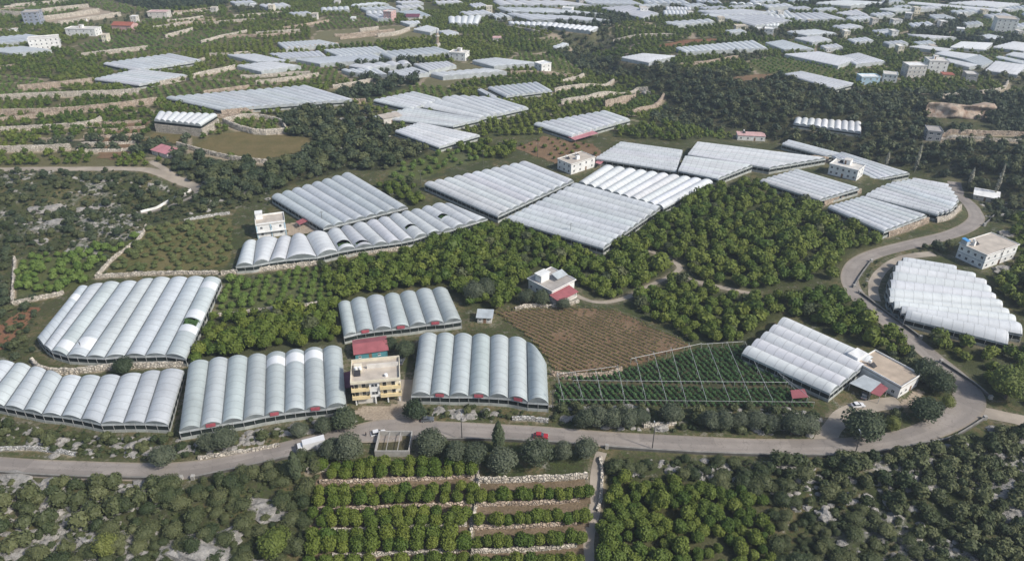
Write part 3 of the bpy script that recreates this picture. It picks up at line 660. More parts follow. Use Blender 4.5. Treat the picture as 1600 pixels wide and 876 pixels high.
# land use, in world coordinates
def Z(P): return g0(P)
ORCH = [  # name, polygon, row spacing m, tree radius (lo, hi), kind, row direction degrees, jitter, label, group
 ('terrace', None, 0, (2.0, 2.6), 'orange', 0, 0, None, None),
 ('lower', Z([(936, 752), (1090, 758), (1190, 780), (1220, 940), (922, 940)]), 2.95, (1.4, 2.0), 'grove', 34, .6, 'bushy orange tree in the dense grove below the road, right of the stone terraces', 'orange trees of the grove below the road'),
 ('young', Z([(333, 492), (345, 442), (420, 430), (500, 420), (520, 470), (460, 478)]), 3.7, (1.35, 1.9), 'young', 8, .35, 'small light green tree in the young grove right of the big curved greenhouse', 'young trees beside the curved greenhouse'),
 ('columns', Z([(294, 562), (332, 498), (527, 477), (533, 540), (500, 540), (420, 552), (300, 566)]), 4.2, (1.9, 2.6), 'orange', 84, .45, 'orange tree in the grove behind the eight bay greenhouse', 'orange trees behind the eight bay greenhouse'),
 ('centre', Z([(500, 420), (640, 393), (765, 352), (800, 352), (945, 396), (1000, 402), (1060, 428), (985, 462), (930, 470), (898, 440), (865, 420), (828, 430), (808, 462), (770, 485), (722, 478), (705, 448), (640, 450), (520, 470)]), 4.3, (2.0, 2.9), 'orange', 52, .7, 'dark green orange tree in the central grove behind the seven bay greenhouse', 'orange trees of the central grove'),
 ('east', Z([(955, 388), (1035, 330), (1115, 290), (1190, 288), (1290, 322), (1385, 365), (1375, 386), (1322, 405), (1308, 438), (1250, 442), (1180, 458), (1112, 440), (1060, 424)]), 4.5, (2.0, 3.1), 'orange', 30, 1.1, 'orange tree in the eastern grove below the greenhouses on stone banks', 'orange trees of the eastern grove'),
 ('middle', Z([(980, 468), (1058, 432), (1120, 446), (1205, 478), (1232, 494), (1180, 515), (1160, 538), (1088, 538), (1020, 500)]), 4.4, (2.0, 2.9), 'orange', 40, .8, 'orange tree in the grove right of the brown trellis field', 'orange trees right of the brown trellis field'),
 ('strip', Z([(1190, 470), (1320, 448), (1345, 478), (1420, 545), (1430, 560), (1375, 552), (1240, 494)]), 4.4, (1.9, 2.8), 'orange', 30, 1.0, 'orange tree in the strip between the five bay greenhouse and the road', 'orange trees between greenhouse and road'),
 ('corner', Z([(1428, 503), (1520, 522), (1720, 560), (1720, 660), (1560, 622), (1500, 566), (1450, 540)]), 4.4, (2.0, 3.2), 'orange', 20, 1.2, 'orange tree below the stepped white greenhouse at the right edge', 'orange trees below the stepped greenhouse'),
 ('edge', Z([(1575, 340), (1720, 336), (1720, 540), (1590, 490), (1556, 445), (1585, 420)]), 5.0, (1.9, 2.6), 'orange', 5, .4, 'orange tree in rows right of the white house at the right edge', 'orange trees right of the white house'),
 ('gap', Z([(590, 292), (640, 286), (664, 312), (650, 326), (608, 308)]), 4.2, (1.5, 2.0), 'orange', 20, .6, None, None),
 ('sparse', Z([(604, 268), (650, 252), (690, 236), (735, 238), (775, 248), (700, 262), (660, 280), (610, 285)]), 6.0, (1.3, 2.2), 'young', 20, 1.2, None, None),
 ('upper', Z([(698, 236), (745, 222), (790, 225), (820, 240), (780, 250), (735, 244)]), 4.6, (1.8, 2.5), 'orange', 20, .8, None, None),
 ('brown', Z([(806, 230), (850, 214), (925, 226), (940, 238), (930, 250), (868, 252)]), 6.2, (.7, 1.2), 'orange', 15, .5, None, None),
 ('east_terraces', Z([(868, 140), (905, 112), (1000, 126), (1036, 160), (985, 186), (945, 172), (870, 178)]), 4.6, (1.6, 2.2), 'orange', 12, .5, None, None),
 ('behind', Z([(960, 205), (1010, 196), (1140, 206), (1150, 214), (1075, 224), (970, 217)]), 4.8, (1.7, 2.3), 'orange', 5, .7, None, None),
 ('west', Z([(26, 405), (120, 396), (212, 372), (152, 430), (105, 456), (28, 462)]), 4.4, (1.6, 2.2), 'young', 80, .4, None, None),
 ('olives', Z([(165, 425), (226, 358), (330, 338), (362, 345), (358, 415), (300, 424)]), 4.3, (1.2, 1.9), 'olive', 40, .5, None, None),
]
SCRUB = [  # polygon, spacing, radius lo/hi, density, label, group
 (Z([(-150, 745), (290, 757), (400, 728), (485, 712), (500, 735), (478, 800), (465, 940), (-150, 940)]), 2.75, .8, 2.9, .95, 'dark olive shrub on the rocky slope below the road, left of the terraces', 'shrubs on the lower left slope'),
 (Z([(945, 716), (1310, 722), (1480, 696), (1540, 668), (1740, 690), (1740, 940), (1225, 940), (1195, 775), (1090, 752), (940, 748)]), 2.7, .8, 2.8, 1.0, 'dark olive shrub on the slope below the road, right of the lower grove', 'shrubs on the lower right slope'),
 (Z([(-150, 640), (260, 672), (285, 684), (548, 648), (560, 656), (420, 692), (290, 726), (-150, 695)]), 2.7, .6, 2.0, .8, 'grey green shrub on the bank between the left greenhouses and the road', 'shrubs on the left road bank'),
 (Z([(640, 632), (860, 634), (1265, 640), (1290, 660), (1295, 688), (1000, 674), (860, 663), (640, 654)]), 2.7, .6, 2.0, .8, 'grey green shrub on the bank above the road, right of the driveway', 'shrubs on the middle road bank'),
 (Z([(1310, 640), (1440, 610), (1480, 620), (1490, 645), (1455, 662), (1390, 680), (1330, 688)]), 3.6, .8, 2.4, .55, 'dark shrub between the house with tin carport and the road bend', 'shrubs by the carport house'),
 (Z([(-150, 262), (215, 268), (300, 300), (222, 336), (300, 312), (420, 282), (424, 320), (395, 322), (300, 336), (225, 352), (150, 426), (120, 395), (-150, 410)]), 3.6, .6, 2.5, .62, None, None),
 (Z([(240, 258), (300, 246), (430, 252), (480, 240), (430, 190), (470, 172), (570, 172), (620, 205), (680, 232), (600, 268), (545, 264), (430, 296), (320, 310)]), 4.2, 1.4, 4.0, .92, None, None),
 (Z([(905, 70), (960, 95), (1040, 92), (1060, 110), (1226, 120), (1305, 142), (1445, 150), (1450, 190), (1620, 230), (1620, 335), (1560, 325), (1500, 285), (1425, 262), (1340, 232), (1230, 212), (1150, 203), (1010, 192), (1045, 160), (1000, 120), (905, 108), (860, 80)]), 4.6, 1.3, 3.8, .93, None, None),
 (Z([(1322, 405), (1400, 392), (1372, 412), (1360, 440), (1366, 478), (1408, 500), (1428, 520), (1350, 470)]), 3.8, 1.0, 2.8, .75, None, None),
 (Z([(1392, 388), (1480, 374), (1495, 400), (1420, 398)]), 3.8, 1.0, 2.4, .7, None, None),
 (Z([(1420, 530), (1480, 572), (1490, 600), (1440, 620), (1380, 560)]), 3.8, 1.2, 3.2, .8, None, None),
 (Z([(1500, 300), (1530, 318), (1545, 345), (1575, 350), (1600, 330), (1600, 305), (1500, 285)]), 3.8, 1.0, 2.6, .6, None, None),
 (Z([(0, 470), (60, 466), (60, 520), (50, 575), (0, 560)]), 4.0, 1.0, 2.6, .6, None, None),
 (Z([(0, 400), (25, 402), (25, 470), (0, 480)]), 4.0, 1.4, 3.0, .8, None, None),
]
FIELDS = [  # name, px polygon, material
 ('ploughed_field', [(773, 488), (830, 482), (880, 480), (960, 482), (1082, 540), (1040, 556), (960, 582), (862, 578), (855, 560), (828, 530)], 'brownsoil'),
 ('vegetable_field', [(868, 594), (955, 585), (1090, 547), (1160, 541), (1185, 562), (1238, 606), (1272, 638), (1000, 634), (868, 632)], 'cropsoil'),
 ('dry_meadow', [(286, 231), (345, 210), (390, 203), (492, 216), (482, 236), (400, 251), (330, 242)], 'meadow'),
 ('dry_meadow', [(214, 221), (240, 208), (306, 211), (284, 227)], 'meadow'),
 ('olive_field', [(162, 428), (226, 356), (330, 336), (366, 342), (360, 414), (300, 424)], 'olivesoil'),
 ('red_soil_strip', [(-10, 556), (-10, 512), (48, 477), (66, 480), (10, 545)], 'redsoil'),
 ('brown_orchard_soil', [(802, 232), (848, 212), (928, 225), (942, 240), (930, 252), (868, 256)], 'brownsoil'),
 ('red_soil_strip', [(1022, 72), (1065, 63), (1160, 58), (1110, 66), (1040, 77)], 'redsoil'),
 ('yard', [(440, 350), (480, 346), (510, 362), (470, 367), (446, 368)], 'yard'),
 ('yard', [(1395, 632), (1432, 606), (1452, 612), (1420, 640)], 'yard'),
 ('yard', [(546, 650), (560, 636), (630, 628), (640, 652), (590, 660)], 'yard'),
 ('terrace_soil', [(492, 738), (735, 716), (742, 760), (728, 885), (470, 885), (485, 800)], 'terracesoil'),
 ('terrace_soil', [(750, 744), (918, 742), (926, 780), (912, 885), (734, 885), (742, 800)], 'terracesoil'),
 ('terrace_soil', [(60, 36), (140, 11), (190, 22), (90, 42)], 'yard'),
 ('stubble_terrace', [(152, 250), (150, 215), (200, 190), (238, 190), (205, 225), (215, 250)], 'brownsoil'),
 ('yellow_field', [(1490, 147), (1510, 137), (1545, 126), (1572, 132), (1568, 142), (1500, 148)], 'meadow'),
 ('bare_field', [(1140, 122), (1180, 115), (1226, 117), (1190, 126), (1150, 128)], 'brownsoil'),
]
FW = [(nm, g0(P), m) for nm, P, m in FIELDS]

SW = [
 ('broken stone wall along the top of the big curved greenhouse', [(150, 434), (200, 431), (270, 428), (345, 428)], 1.6, 'stone'),
 ('pale stone bank under the left end of the long staggered greenhouse', [(346, 429), (400, 424), (450, 418), (500, 412)], 1.8, 'stone'),
 ('pale stone bank under the middle of the long staggered greenhouse', [(515, 406), (560, 398), (600, 392), (640, 388)], 1.4, 'stone'),
 ('low stone bank below the right end of the long staggered greenhouse', [(690, 372), (720, 364), (755, 354)], 1.2, 'stone'),
 ('stone retaining wall between the two left greenhouses', [(52, 566), (62, 578), (100, 584), (140, 580), (180, 575), (235, 572), (292, 570)], 2.0, 'stone'),
 ('low pale wall across the grove above the column planted trees', [(330, 494), (400, 485), (470, 478), (526, 470)], .9, 'stone'),
 ('upright stone wall at the left edge of the light green grove', [(24, 405), (22, 440), (20, 474)], 1.6, 'stone'),
 ('short stone wall at the foot of the light green grove', [(20, 476), (60, 468), (102, 459)], 1.6, 'stone'),
 ('dark stone wall along the left side of the olive field', [(152, 431), (178, 404), (205, 385), (222, 371), (229, 354)], 1.4, 'stone'),
 ('heap of pale rubble along the top of the olive field', [(288, 346), (320, 340), (362, 334)], 1.3, 'stone_white'),
 ('reddish stone wall at the lower edge of the brown trellis field', [(862, 586), (900, 590), (950, 588), (972, 578)], 1.8, 'stone_red'),
 ('pale rubble edge left of the brown trellis field', [(804, 484), (830, 478), (862, 481), (905, 472)], 1.4, 'stone'),
 ('stone bank under the seven bay greenhouse by the small house', [(1286, 321), (1310, 312), (1345, 301)], 2.4, 'stone_red'),
 ('stone bank under the seven bay greenhouse above the road', [(1386, 370), (1412, 362), (1450, 347)], 2.6, 'stone_red'),
 ('stone bank under the fan shaped greenhouse', [(1462, 346), (1485, 340), (1500, 326)], 2.4, 'stone'),
 ('stone bank under the long eight bay greenhouse', [(1208, 266), (1250, 258), (1292, 252)], 2.2, 'stone_red'),
 ('stone wall in front of the broad sixteen bay greenhouse, left part', [(347, 180), (400, 175), (450, 170)], 2.2, 'stone_red'),
 ('stone wall in front of the broad sixteen bay greenhouse, right part', [(450, 170), (510, 164), (572, 160)], 1.8, 'stone_red'),
 ('thick stone wall at the upper edge of the dry meadow', [(350, 193), (372, 203), (405, 212), (448, 208)], 2.2, 'stone'),
 ('stone wall round the earth bank above the dry meadow', [(352, 190), (395, 182), (440, 190), (448, 205)], 1.6, 'stone'),
 ('long stone edge along the bottom of the dry meadow', [(278, 228), (320, 240), (375, 252), (420, 256)], 1.6, 'stone'),
 ('stone wall behind the carport house along the bank', [(1150, 660), (1205, 664), (1262, 666)], 1.0, 'stone_white'),
 ('pale rubble heap beside the road at the left edge', [(-10, 703), (40, 701), (80, 704), (124, 712)], 1.2, 'stone_white'),
 ('low rubble wall above the road left of the truck', [(310, 716), (345, 711), (400, 703), (440, 695)], .9, 'stone'),
 ('white rubble bank above the road right of the seven bay greenhouse', [(800, 655), (830, 656), (858, 660)], 1.4, 'stone_white'),
 ('pale rubble bank above the road in the middle', [(1005, 667), (1030, 665), (1060, 662)], 1.2, 'stone'),
 ('terrace wall at the head of the left terraces, next to the dry bank', [(480, 737), (510, 733), (540, 727)], 1.6, 'stone'),
 ('first terrace wall of the left terraces', [(500, 754), (560, 753), (640, 750), (742, 744)], 1.1, 'stone_red'),
 ('second terrace wall of the left terraces', [(486, 796), (560, 795), (640, 792), (734, 787)], 1.1, 'stone_red'),
 ('third terrace wall of the left terraces', [(515, 830), (590, 827), (660, 824), (730, 820)], 1.1, 'stone'),
 ('lowest terrace wall of the left terraces', [(520, 868), (600, 866), (690, 862), (724, 859)], 1.0, 'stone'),
 ('thick rubble wall at the head of the right terraces', [(748, 753), (800, 752), (860, 750), (918, 746)], 1.9, 'stone'),
 ('second terrace wall of the right terraces', [(744, 789), (800, 788), (860, 786), (905, 782)], 1.2, 'stone_red'),
 ('third terrace wall of the right terraces', [(740, 825), (800, 824), (850, 821), (902, 818)], 1.2, 'stone_red'),
 ('lowest terrace wall of the right terraces', [(736, 862), (790, 861), (850, 858), (902, 853)], 1.2, 'stone'),
 ('upright rubble wall between the right terraces and the lower grove', [(938, 715), (941, 745), (938, 785), (932, 800)], 1.0, 'stone'),
 ('upright rubble wall between the left and right terraces', [(744, 722), (748, 760), (742, 800), (733, 850)], .8, 'stone'),
 # terraces of the far left
 ('terrace wall under the upper orchard at the left edge', [(30, 141), (90, 136), (150, 129)], 2.4, 'stone_red'),
 ('long terrace wall at left, second from the top', [(-10, 157), (80, 152), (150, 150), (222, 146)], 2.4, 'stone'),
 ('long terrace wall at left, third from the top', [(-10, 180), (80, 178), (160, 172), (248, 160)], 2.4, 'stone_red'),
 ('stone terrace edge at left above the thin terraces', [(-10, 206), (60, 202), (140, 197), (160, 188)], 1.8, 'stone'),
 ('stone terrace edge at left below the thin terraces', [(-10, 238), (60, 236), (112, 233)], 2.2, 'stone'),
 ('thin terrace wall, first of the stepped slope', [(150, 196), (190, 194), (235, 191)], 1.2, 'stone_red'),
 ('thin terrace wall, second of the stepped slope', [(140, 207), (180, 205), (228, 201)], 1.2, 'stone_red'),
 ('thin terrace wall, third of the stepped slope', [(132, 217), (175, 216), (220, 212)], 1.2, 'stone_red'),
 ('thin terrace wall, fourth of the stepped slope', [(128, 227), (170, 227), (214, 224)], 1.2, 'stone'),
 ('thin terrace wall, fifth of the stepped slope', [(122, 238), (165, 238), (205, 236)], 1.2, 'stone'),
 ('earth terrace edge at the top left, upper', [(66, 20), (100, 16), (140, 12)], 2.6, 'stone'),
 ('earth terrace edge at the top left, middle', [(64, 33), (110, 28), (156, 20)], 3.0, 'stone'),
 ('earth terrace edge at the top left, lower', [(92, 40), (140, 33), (190, 25)], 2.6, 'stone'),
 ('earth terrace edge beside the unfinished house', [(-5, 22), (20, 24), (38, 25)], 2.6, 'stone'),
 ('pale bank below the upper greenhouses at left', [(128, 89), (180, 83), (232, 77)], 2.0, 'stone'),
 ('pale bank along the orchard right of the left greenhouses', [(250, 132), (310, 120), (370, 107)], 2.0, 'stone'),
 ('stone edge beneath the upper pale greenhouse at left', [(245, 106), (285, 102), (322, 96)], 2.0, 'stone'),
 ('pale bank on the hillside orchard at the top left', [(240, 46), (270, 42), (305, 37)], 1.8, 'stone'),
 ('pale bank in front of the hillside orchard at the top left', [(258, 60), (280, 54), (302, 48)], 2.0, 'stone'),
 ('stone edge on the hill right of the pinkish house', [(270, 24), (300, 21), (345, 18)], 1.6, 'stone'),
 ('stone edge along the hill orchard at the upper left', [(320, 38), (360, 35), (400, 33)], 1.6, 'stone'),
 ('pale wall under the long orchard at the upper middle', [(400, 55), (440, 52), (470, 50)], 1.8, 'stone'),
 ('pale bank under the white roof at the upper middle', [(562, 50), (592, 46)], 2.0, 'stone'),
 ('pale bank under the bright green field at the upper middle', [(590, 58), (620, 55), (640, 47)], 2.0, 'stone'),
 ('stone ledge under the ribbed greenhouse roofs', [(450, 79), (490, 76), (530, 71)], 2.0, 'stone_red'),
 ('stone wall through the orchard in front of the ribbed roofs', [(400, 131), (450, 126), (500, 118)], 1.6, 'stone'),
 ('stone wall behind the cluster orchard', [(520, 138), (555, 133), (583, 127)], 1.6, 'stone'),
 ('terrace wall, first of the green terraces at the ravine', [(876, 131), (895, 126), (912, 119)], 1.6, 'stone'),
 ('terrace wall, second of the green terraces at the ravine', [(866, 144), (910, 138), (960, 127)], 1.8, 'stone'),
 ('terrace wall, third of the green terraces at the ravine', [(876, 163), (930, 155), (990, 143), (1014, 137)], 2.0, 'stone'),
 ('terrace wall, fourth of the green terraces at the ravine', [(944, 168), (970, 163), (992, 156)], 3.0, 'stone_red'),
 ('curved terrace edge at the tip of the green terraces', [(988, 180), (1020, 170), (1032, 160), (1037, 150)], 2.0, 'stone_red'),
 ('stone edge of the lane below the ochre cliff', [(1468, 209), (1530, 210), (1600, 212)], 1.6, 'stone_red'),
 ('stone edge of the lower lane below the ochre cliff', [(1470, 215), (1530, 218), (1600, 222)], 1.0, 'stone'),
 ('curved terrace edge under the yellow field', [(1470, 153), (1530, 147), (1568, 142), (1574, 130)], 1.6, 'stone'),
]
# walls carried to the land, for the bare strips beside them
WALLC = [(densify(np.array(g0(P)), None, 3.0), h, np.mean([p[1] for p in P])) for lab, P, h, mat in SW] + [(densify(np.array(g0([(220, 333), (260, 316), (299, 298)])), None, 3.0), 1.3, 250)]
# the far patchwork of groves: a Voronoi division of everything beyond the listed land
FB = Z([(-140, 270), (240, 262), (430, 240), (640, 210), (830, 215), (1000, 195), (1230, 150), (1450, 150), (1600, 230), (1740, 230), (1740, -45), (-140, -45)])
_fx = np.array(FB); NS = 230
sx = rng.uniform(_fx[:, 0].min(), _fx[:, 0].max(), NS * 3); sy = rng.uniform(_fx[:, 1].min(), _fx[:, 1].max(), NS * 3)
_k = inpoly(sx, sy, FB); SEED = np.c_[sx[_k], sy[_k]][:NS]
STYPE = rng.choice(5, len(SEED), p=[.52, .14, .14, .16, .04])     # grove, young grove, scrub, dark wood, bare or pasture
_spx, _spy = proj(SEED[:, 0], SEED[:, 1])
SLEFT = (_spx < 600) & (_spy < 270)
STYPE = np.where(SLEFT & np.isin(STYPE, (2, 3)) & (rng.random(len(SEED)) < .75), rng.choice(2, len(SEED)), STYPE)
SROT = np.radians(rng.normal(12, 16, len(SEED)))
def vor(x, y):
    d1 = np.full(x.shape, 1e9); d2 = d1.copy(); idx = np.zeros(x.shape, int)
    for i, (a, b) in enumerate(SEED):
        d = np.hypot(x - a, (y - b) * 1.5)
        m = d < d1
        d2 = np.where(m, d1, np.minimum(d2, d)); idx = np.where(m, i, idx); d1 = np.where(m, d, d1)
    return idx, d2 - d1

yy = [-120, -60, 0, 40, 70]
y_ = 84.0
while y_ < 1500: yy.append(y_); y_ += 0.8 + 0.0028 * y_
yy += [1560, 1650, 1800, 2100, 2600, 3400, 4600]
yy = np.array(yy); NU = 620
uu = np.linspace(-1, 1, NU)
hw_ = np.where(yy < 1500, 80 + 0.88 * np.clip(yy, 0, None), 1400 + (yy - 1500) * 1.2)
GX = uu[None, :] * hw_[:, None]; GY = np.repeat(yy[:, None], NU, 1)
GZ = H(GX, GY)
gx, gy = GX.ravel(), GY.ravel()
def H(x, y):
    """height of the finished land mesh"""
    x = np.asarray(x, float); y = np.asarray(y, float)
    r = np.clip(np.searchsorted(yy, y) - 1, 0, len(yy) - 2); fy = (y - yy[r]) / (yy[r + 1] - yy[r])
    hw = hw_[r] * (1 - fy) + hw_[r + 1] * fy; u = np.clip((x / hw + 1) / 2 * (NU - 1), 0, NU - 1.001); c = u.astype(int); fx = u - c
    return (GZ[r, c] * (1 - fx) + GZ[r, c + 1] * fx) * (1 - fy) + (GZ[r + 1, c] * (1 - fx) + GZ[r + 1, c + 1] * fx) * fy
soil = np.zeros((gx.size, 3)); wild = np.ones(gx.size)
nA = fbm(gx, gy, 45, 31); nB = fbm(gx, gy, 14, 33)
soil[:] = np.array((0.075, 0.075, 0.038)) + (nA[:, None] - .5) * np.array((0.08, 0.05, 0.03)) + (nB[:, None] - .5) * 0.03
far = inpoly(gx, gy, FB) | (gy > 900)
idx, edge = vor(gx[far], gy[far])
TC = np.array([(0.075, 0.085, 0.032), (0.12, 0.125, 0.05), (0.10, 0.10, 0.065), (0.045, 0.055, 0.03), (0.16, 0.15, 0.08)])
fc = np.where((SLEFT[idx] & (STYPE[idx] < 2))[:, None], np.array((0.135, 0.125, 0.06)), TC[STYPE[idx]]) * (0.85 + 0.3 * vn(idx * 7.3, idx * 3.1, 1.0, 5))[:, None]
pale = (edge < 3.0) & (_h(idx, idx * 3, 8) > .5)
fc[pale] = (0.34, 0.28, 0.21)
soil[far] = fc; wild[far] = np.where(STYPE[idx] == 2, .8, np.where(STYPE[idx] == 3, .3, .12))
for nm, poly, sp, rr, kind, rot, jit, lb, gp in ORCH:
    if poly is None: continue
    m = inpoly(gx, gy, poly); c = {'grove': (0.085, 0.085, 0.04), 'young': (0.095, 0.110, 0.040), 'orange': (0.062, 0.070, 0.030), 'olive': (0.14, 0.13, 0.06)}[kind]
    if nm in ('lower',): c = (0.085, 0.085, 0.04)
    soil[m] = np.array(c) + (nB[m][:, None] - .5) * 0.05; wild[m] = 0.10
for P, sp, r0, r1, den, lb, gp in SCRUB:
    m = inpoly(gx, gy, P); soil[m] = np.array((0.060, 0.064, 0.032)) + (nA[m][:, None] - .5) * np.array((0.09, 0.07, 0.05)); wild[m] = 1.0
for P in (0, 1, 5):
    m = inpoly(gx, gy, SCRUB[P][0]); r = sstep(.44 if P == 5 else .56, .64, fbm(gx, gy, 17, 77))[..., None] * m[:, None]
    soil = soil * (1 - r) + np.array((0.34, 0.325, 0.30)) * r
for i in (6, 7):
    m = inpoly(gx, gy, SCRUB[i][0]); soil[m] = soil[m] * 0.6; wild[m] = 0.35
for poly, z, mg in PADS:
    P_ = np.array(poly); lo = P_.min(0) - 5; hi = P_.max(0) + 5
    m = np.where((gx > lo[0]) & (gx < hi[0]) & (gy > lo[1]) & (gy < hi[1]))[0]
    d, _ = segdist(gx[m], gy[m], poly + [poly[0]]); ins = inpoly(gx[m], gy[m], poly)
    k = (1 - sstep(.5, 3.5, d)) * (0.35 + 0.65 * nB[m]); k = np.where(ins, .9, k)[:, None]
    soil[m] = soil[m] * (1 - k) + np.array((0.22, 0.19, 0.13)) * k
for C, h, py in WALLC:
    lo = C.min(0) - 7; hi = C.max(0) + 7; m = np.where((gx > lo[0]) & (gx < hi[0]) & (gy > lo[1]) & (gy < hi[1]))[0]
    if len(m):
        d, _ = segdist(gx[m], gy[m] + (.6 if py < 300 else .2), C); q = 2.6 if py < 300 else 1.0
        k = ((1 - sstep(q * .6, q * 1.4, d)) * (.6 + .4 * nB[m]))[:, None]; soil[m] = soil[m] * (1 - k) + np.array((0.42, 0.35, 0.26)) * k; wild[m] *= (1 - k[:, 0])
d, _ = segdist(gx, gy, ROADC); k = ((1 - sstep(3.4, 7.5, d)) * (0.25 + 0.75 * nB))[:, None]
soil = soil * (1 - k) + np.array((0.17, 0.155, 0.085)) * k
for nm, C, hw in PATHS:
    d, _ = segdist(gx, gy, C); k = ((1 - sstep(hw, hw + 2.5, d)) * .7)[:, None]; soil = soil * (1 - k) + np.array((0.26, 0.22, 0.16)) * k
ri, ci = np.meshgrid(np.arange(len(yy) - 1), np.arange(NU - 1), indexing='ij')
i0 = (ri * NU + ci).ravel(); FQ = np.c_[i0, i0 + 1, i0 + NU + 1, i0 + NU]
gme = mesh_np('ground', np.c_[gx, gy, GZ.ravel()], FQ, 'ground', True)
ca = gme.attributes.new('soil', 'FLOAT_COLOR', 'POINT'); ca.data.foreach_set('color', np.c_[np.clip(soil, 0.01, 1), np.ones(gx.size)].astype(np.float32).ravel())
wa = gme.attributes.new('wild', 'FLOAT', 'POINT'); wa.data.foreach_set('value', wild.astype(np.float32))
tag(link('ground', gme), kind='structure')

def ribbon(name, C, hw, z, mat, lift=0.0, nx=2):
    C = np.asarray(C, float); T = np.gradient(C, axis=0); T /= np.linalg.norm(T, axis=1)[:, None] + 1e-9
    N = np.c_[-T[:, 1], T[:, 0]]; hw = np.broadcast_to(hw, len(C)); t = np.linspace(-1, 1, nx + 1)
    V = []
    for k in t:
        p = C + N * (hw * k)[:, None]
        zz = z if z is not None else H(p[:, 0], p[:, 1])
        V.append(np.c_[p, zz + lift])
    V = np.stack(V, 1).reshape(-1, 3); n = nx + 1
    Fq = [(i * n + j, (i + 1) * n + j, (i + 1) * n + j + 1, i * n + j + 1) for i in range(len(C) - 1) for j in range(nx)]
    me = mesh_np(name, V, Fq, mat, True)
    L_ = np.r_[0, np.cumsum(np.hypot(*np.diff(C, axis=0).T))]; uvv = np.stack([np.tile(t, len(C)), np.repeat(L_, n)], 1)[np.array(Fq).ravel()]
    me.uv_layers.new(name='UVMap').data.foreach_set('uv', uvv.astype(np.float32).ravel())
    return tag(link(name, me), kind='structure')
RC, RZ = densify(ROADC, ROADZ, 2.0)
_dd = np.hypot(RC[:, 0] - at(1512, 640)[0], RC[:, 1] - at(1512, 640)[1])
RHW = 3.5 + 1.5 * np.exp(-(_dd / 16) ** 2) + 0.25 * (vn(RC[:, 0], RC[:, 1], 9, 4) - .5)
_dd = np.hypot(RC[:, 0] - at(610, 668)[0], RC[:, 1] - at(610, 668)[1]); RHW = RHW + 2.0 * np.exp(-(_dd / 9) ** 2)
ribbon('road', RC, RHW, RZ, 'road', 0.05, 4)
for nm, C, hw in PATHS:
    c = densify(C, None, 1.5); ribbon(nm, c, hw * (0.85 + 0.35 * vn(c[:, 0], c[:, 1], 5, 3)), None, 'dirt', 0.09, 3)
def sheet(name, poly, mat, lift, step):
    """a field laid over the land on its own grid"""
    P = np.array(poly); lo = P.min(0); hi = P.max(0)
    X, Y = np.meshgrid(np.arange(lo[0], hi[0] + step, step), np.arange(lo[1], hi[1] + step, step))
    jx = X + (vn(X, Y, 4, 12) - .5) * 1.5; jy = Y + (vn(X, Y, 4, 13) - .5) * 1.5
    ins = inpoly(jx, jy, poly); nx = X.shape[1]
    q = ins[:-1, :-1] & ins[1:, :-1] & ins[:-1, 1:] & ins[1:, 1:]
    r, c = np.where(q); b = r * nx + c
    if len(b) == 0: return
    Fq = np.c_[b, b + 1, b + nx + 1, b + nx]; V = np.c_[X.ravel(), Y.ravel(), H(X, Y).ravel() + lift]
    u, inv = np.unique(Fq, return_inverse=True)
    tag(link(name, mesh_np(name, V[u], inv.reshape(Fq.shape), mat, True)), kind='structure')
for nm, poly, m in FW:
    big = np.mean([p[1] for p in poly]) > 420
    sheet(nm, poly, m, 0.14 if not big else 0.22, 1.0 if not big else 2.0)
# ------------------------------------------------------------------ greenhouses
def arch(t): return np.sin(np.pi * np.clip(t, 0, 1)) ** 0.75
def roof_bay(a0, a1, b0, b1, eave, rise, s0, s1, lift=0.0, nt=8, ends=(1, 1), skip=(), ls=2.5):
    L = float(np.linalg.norm((b0 + b1) / 2 - (a0 + a1) / 2)); ns = max(2, int(L * (s1 - s0) / ls))
    S = np.linspace(s0, s1, ns + 1)
    if ends[0] and s0 == 0: S = np.insert(S, 1, min(1.1 / L, S[1] * .6))
    if ends[1] and s1 == 1: S = np.insert(S, len(S) - 1, max(1 - 1.1 / L, S[-2] * .4 + .6))
    for a, b in skip: S = np.sort(np.r_[S, a, b])
    T = np.linspace(0, 1, nt + 1)
    s, t = np.meshgrid(S, T, indexing='ij')
    pa = a0[None, None] * (1 - t[..., None]) + a1[None, None] * t[..., None]; pb = b0[None, None] * (1 - t[..., None]) + b1[None, None] * t[..., None]
    p = pa * (1 - s[..., None]) + pb * s[..., None]
    e = np.ones(len(S)); e[0] = .80 if ends[0] and s0 == 0 else 1; e[-1] = .80 if ends[1] and s1 == 1 else 1
    dip = 1 - 0.03 * vn(s * L, t * 3 + a0[0], 3.0, 5)
    z = eave + rise * arch(t) * e[:, None] * dip + lift
    V = np.concatenate([p, z[..., None]], 2).reshape(-1, 3); n = nt + 1
    F = []; UV = []
    for i in range(len(S) - 1):
        mid = (S[i] + S[i + 1]) / 2
        for j in range(nt):
            if any(a < mid < b for a, b in skip) and 1 <= j < nt - 1: continue
            F.append((i * n + j, i * n + j + 1, (i + 1) * n + j + 1, (i + 1) * n + j))
            UV += [(T[j], S[i] * L), (T[j + 1], S[i] * L), (T[j + 1], S[i + 1] * L), (T[j], S[i + 1] * L)]
    return V, F, UV
def uvmesh(name, V, F, UV, mat):
    me = bpy.data.meshes.new(name); me.from_pydata([tuple(v) for v in V], [], F); me.update()
    uv = me.uv_layers.new(name='UVMap'); uv.data.foreach_set('uv', np.array(UV, np.float32).ravel())
    me.polygons.foreach_set('use_smooth', np.ones(len(me.polygons), bool))
    me.materials.append(M[mat])
    if len(me.polygons) and me.polygons[0].normal.z < 0: me.flip_normals()
    return me
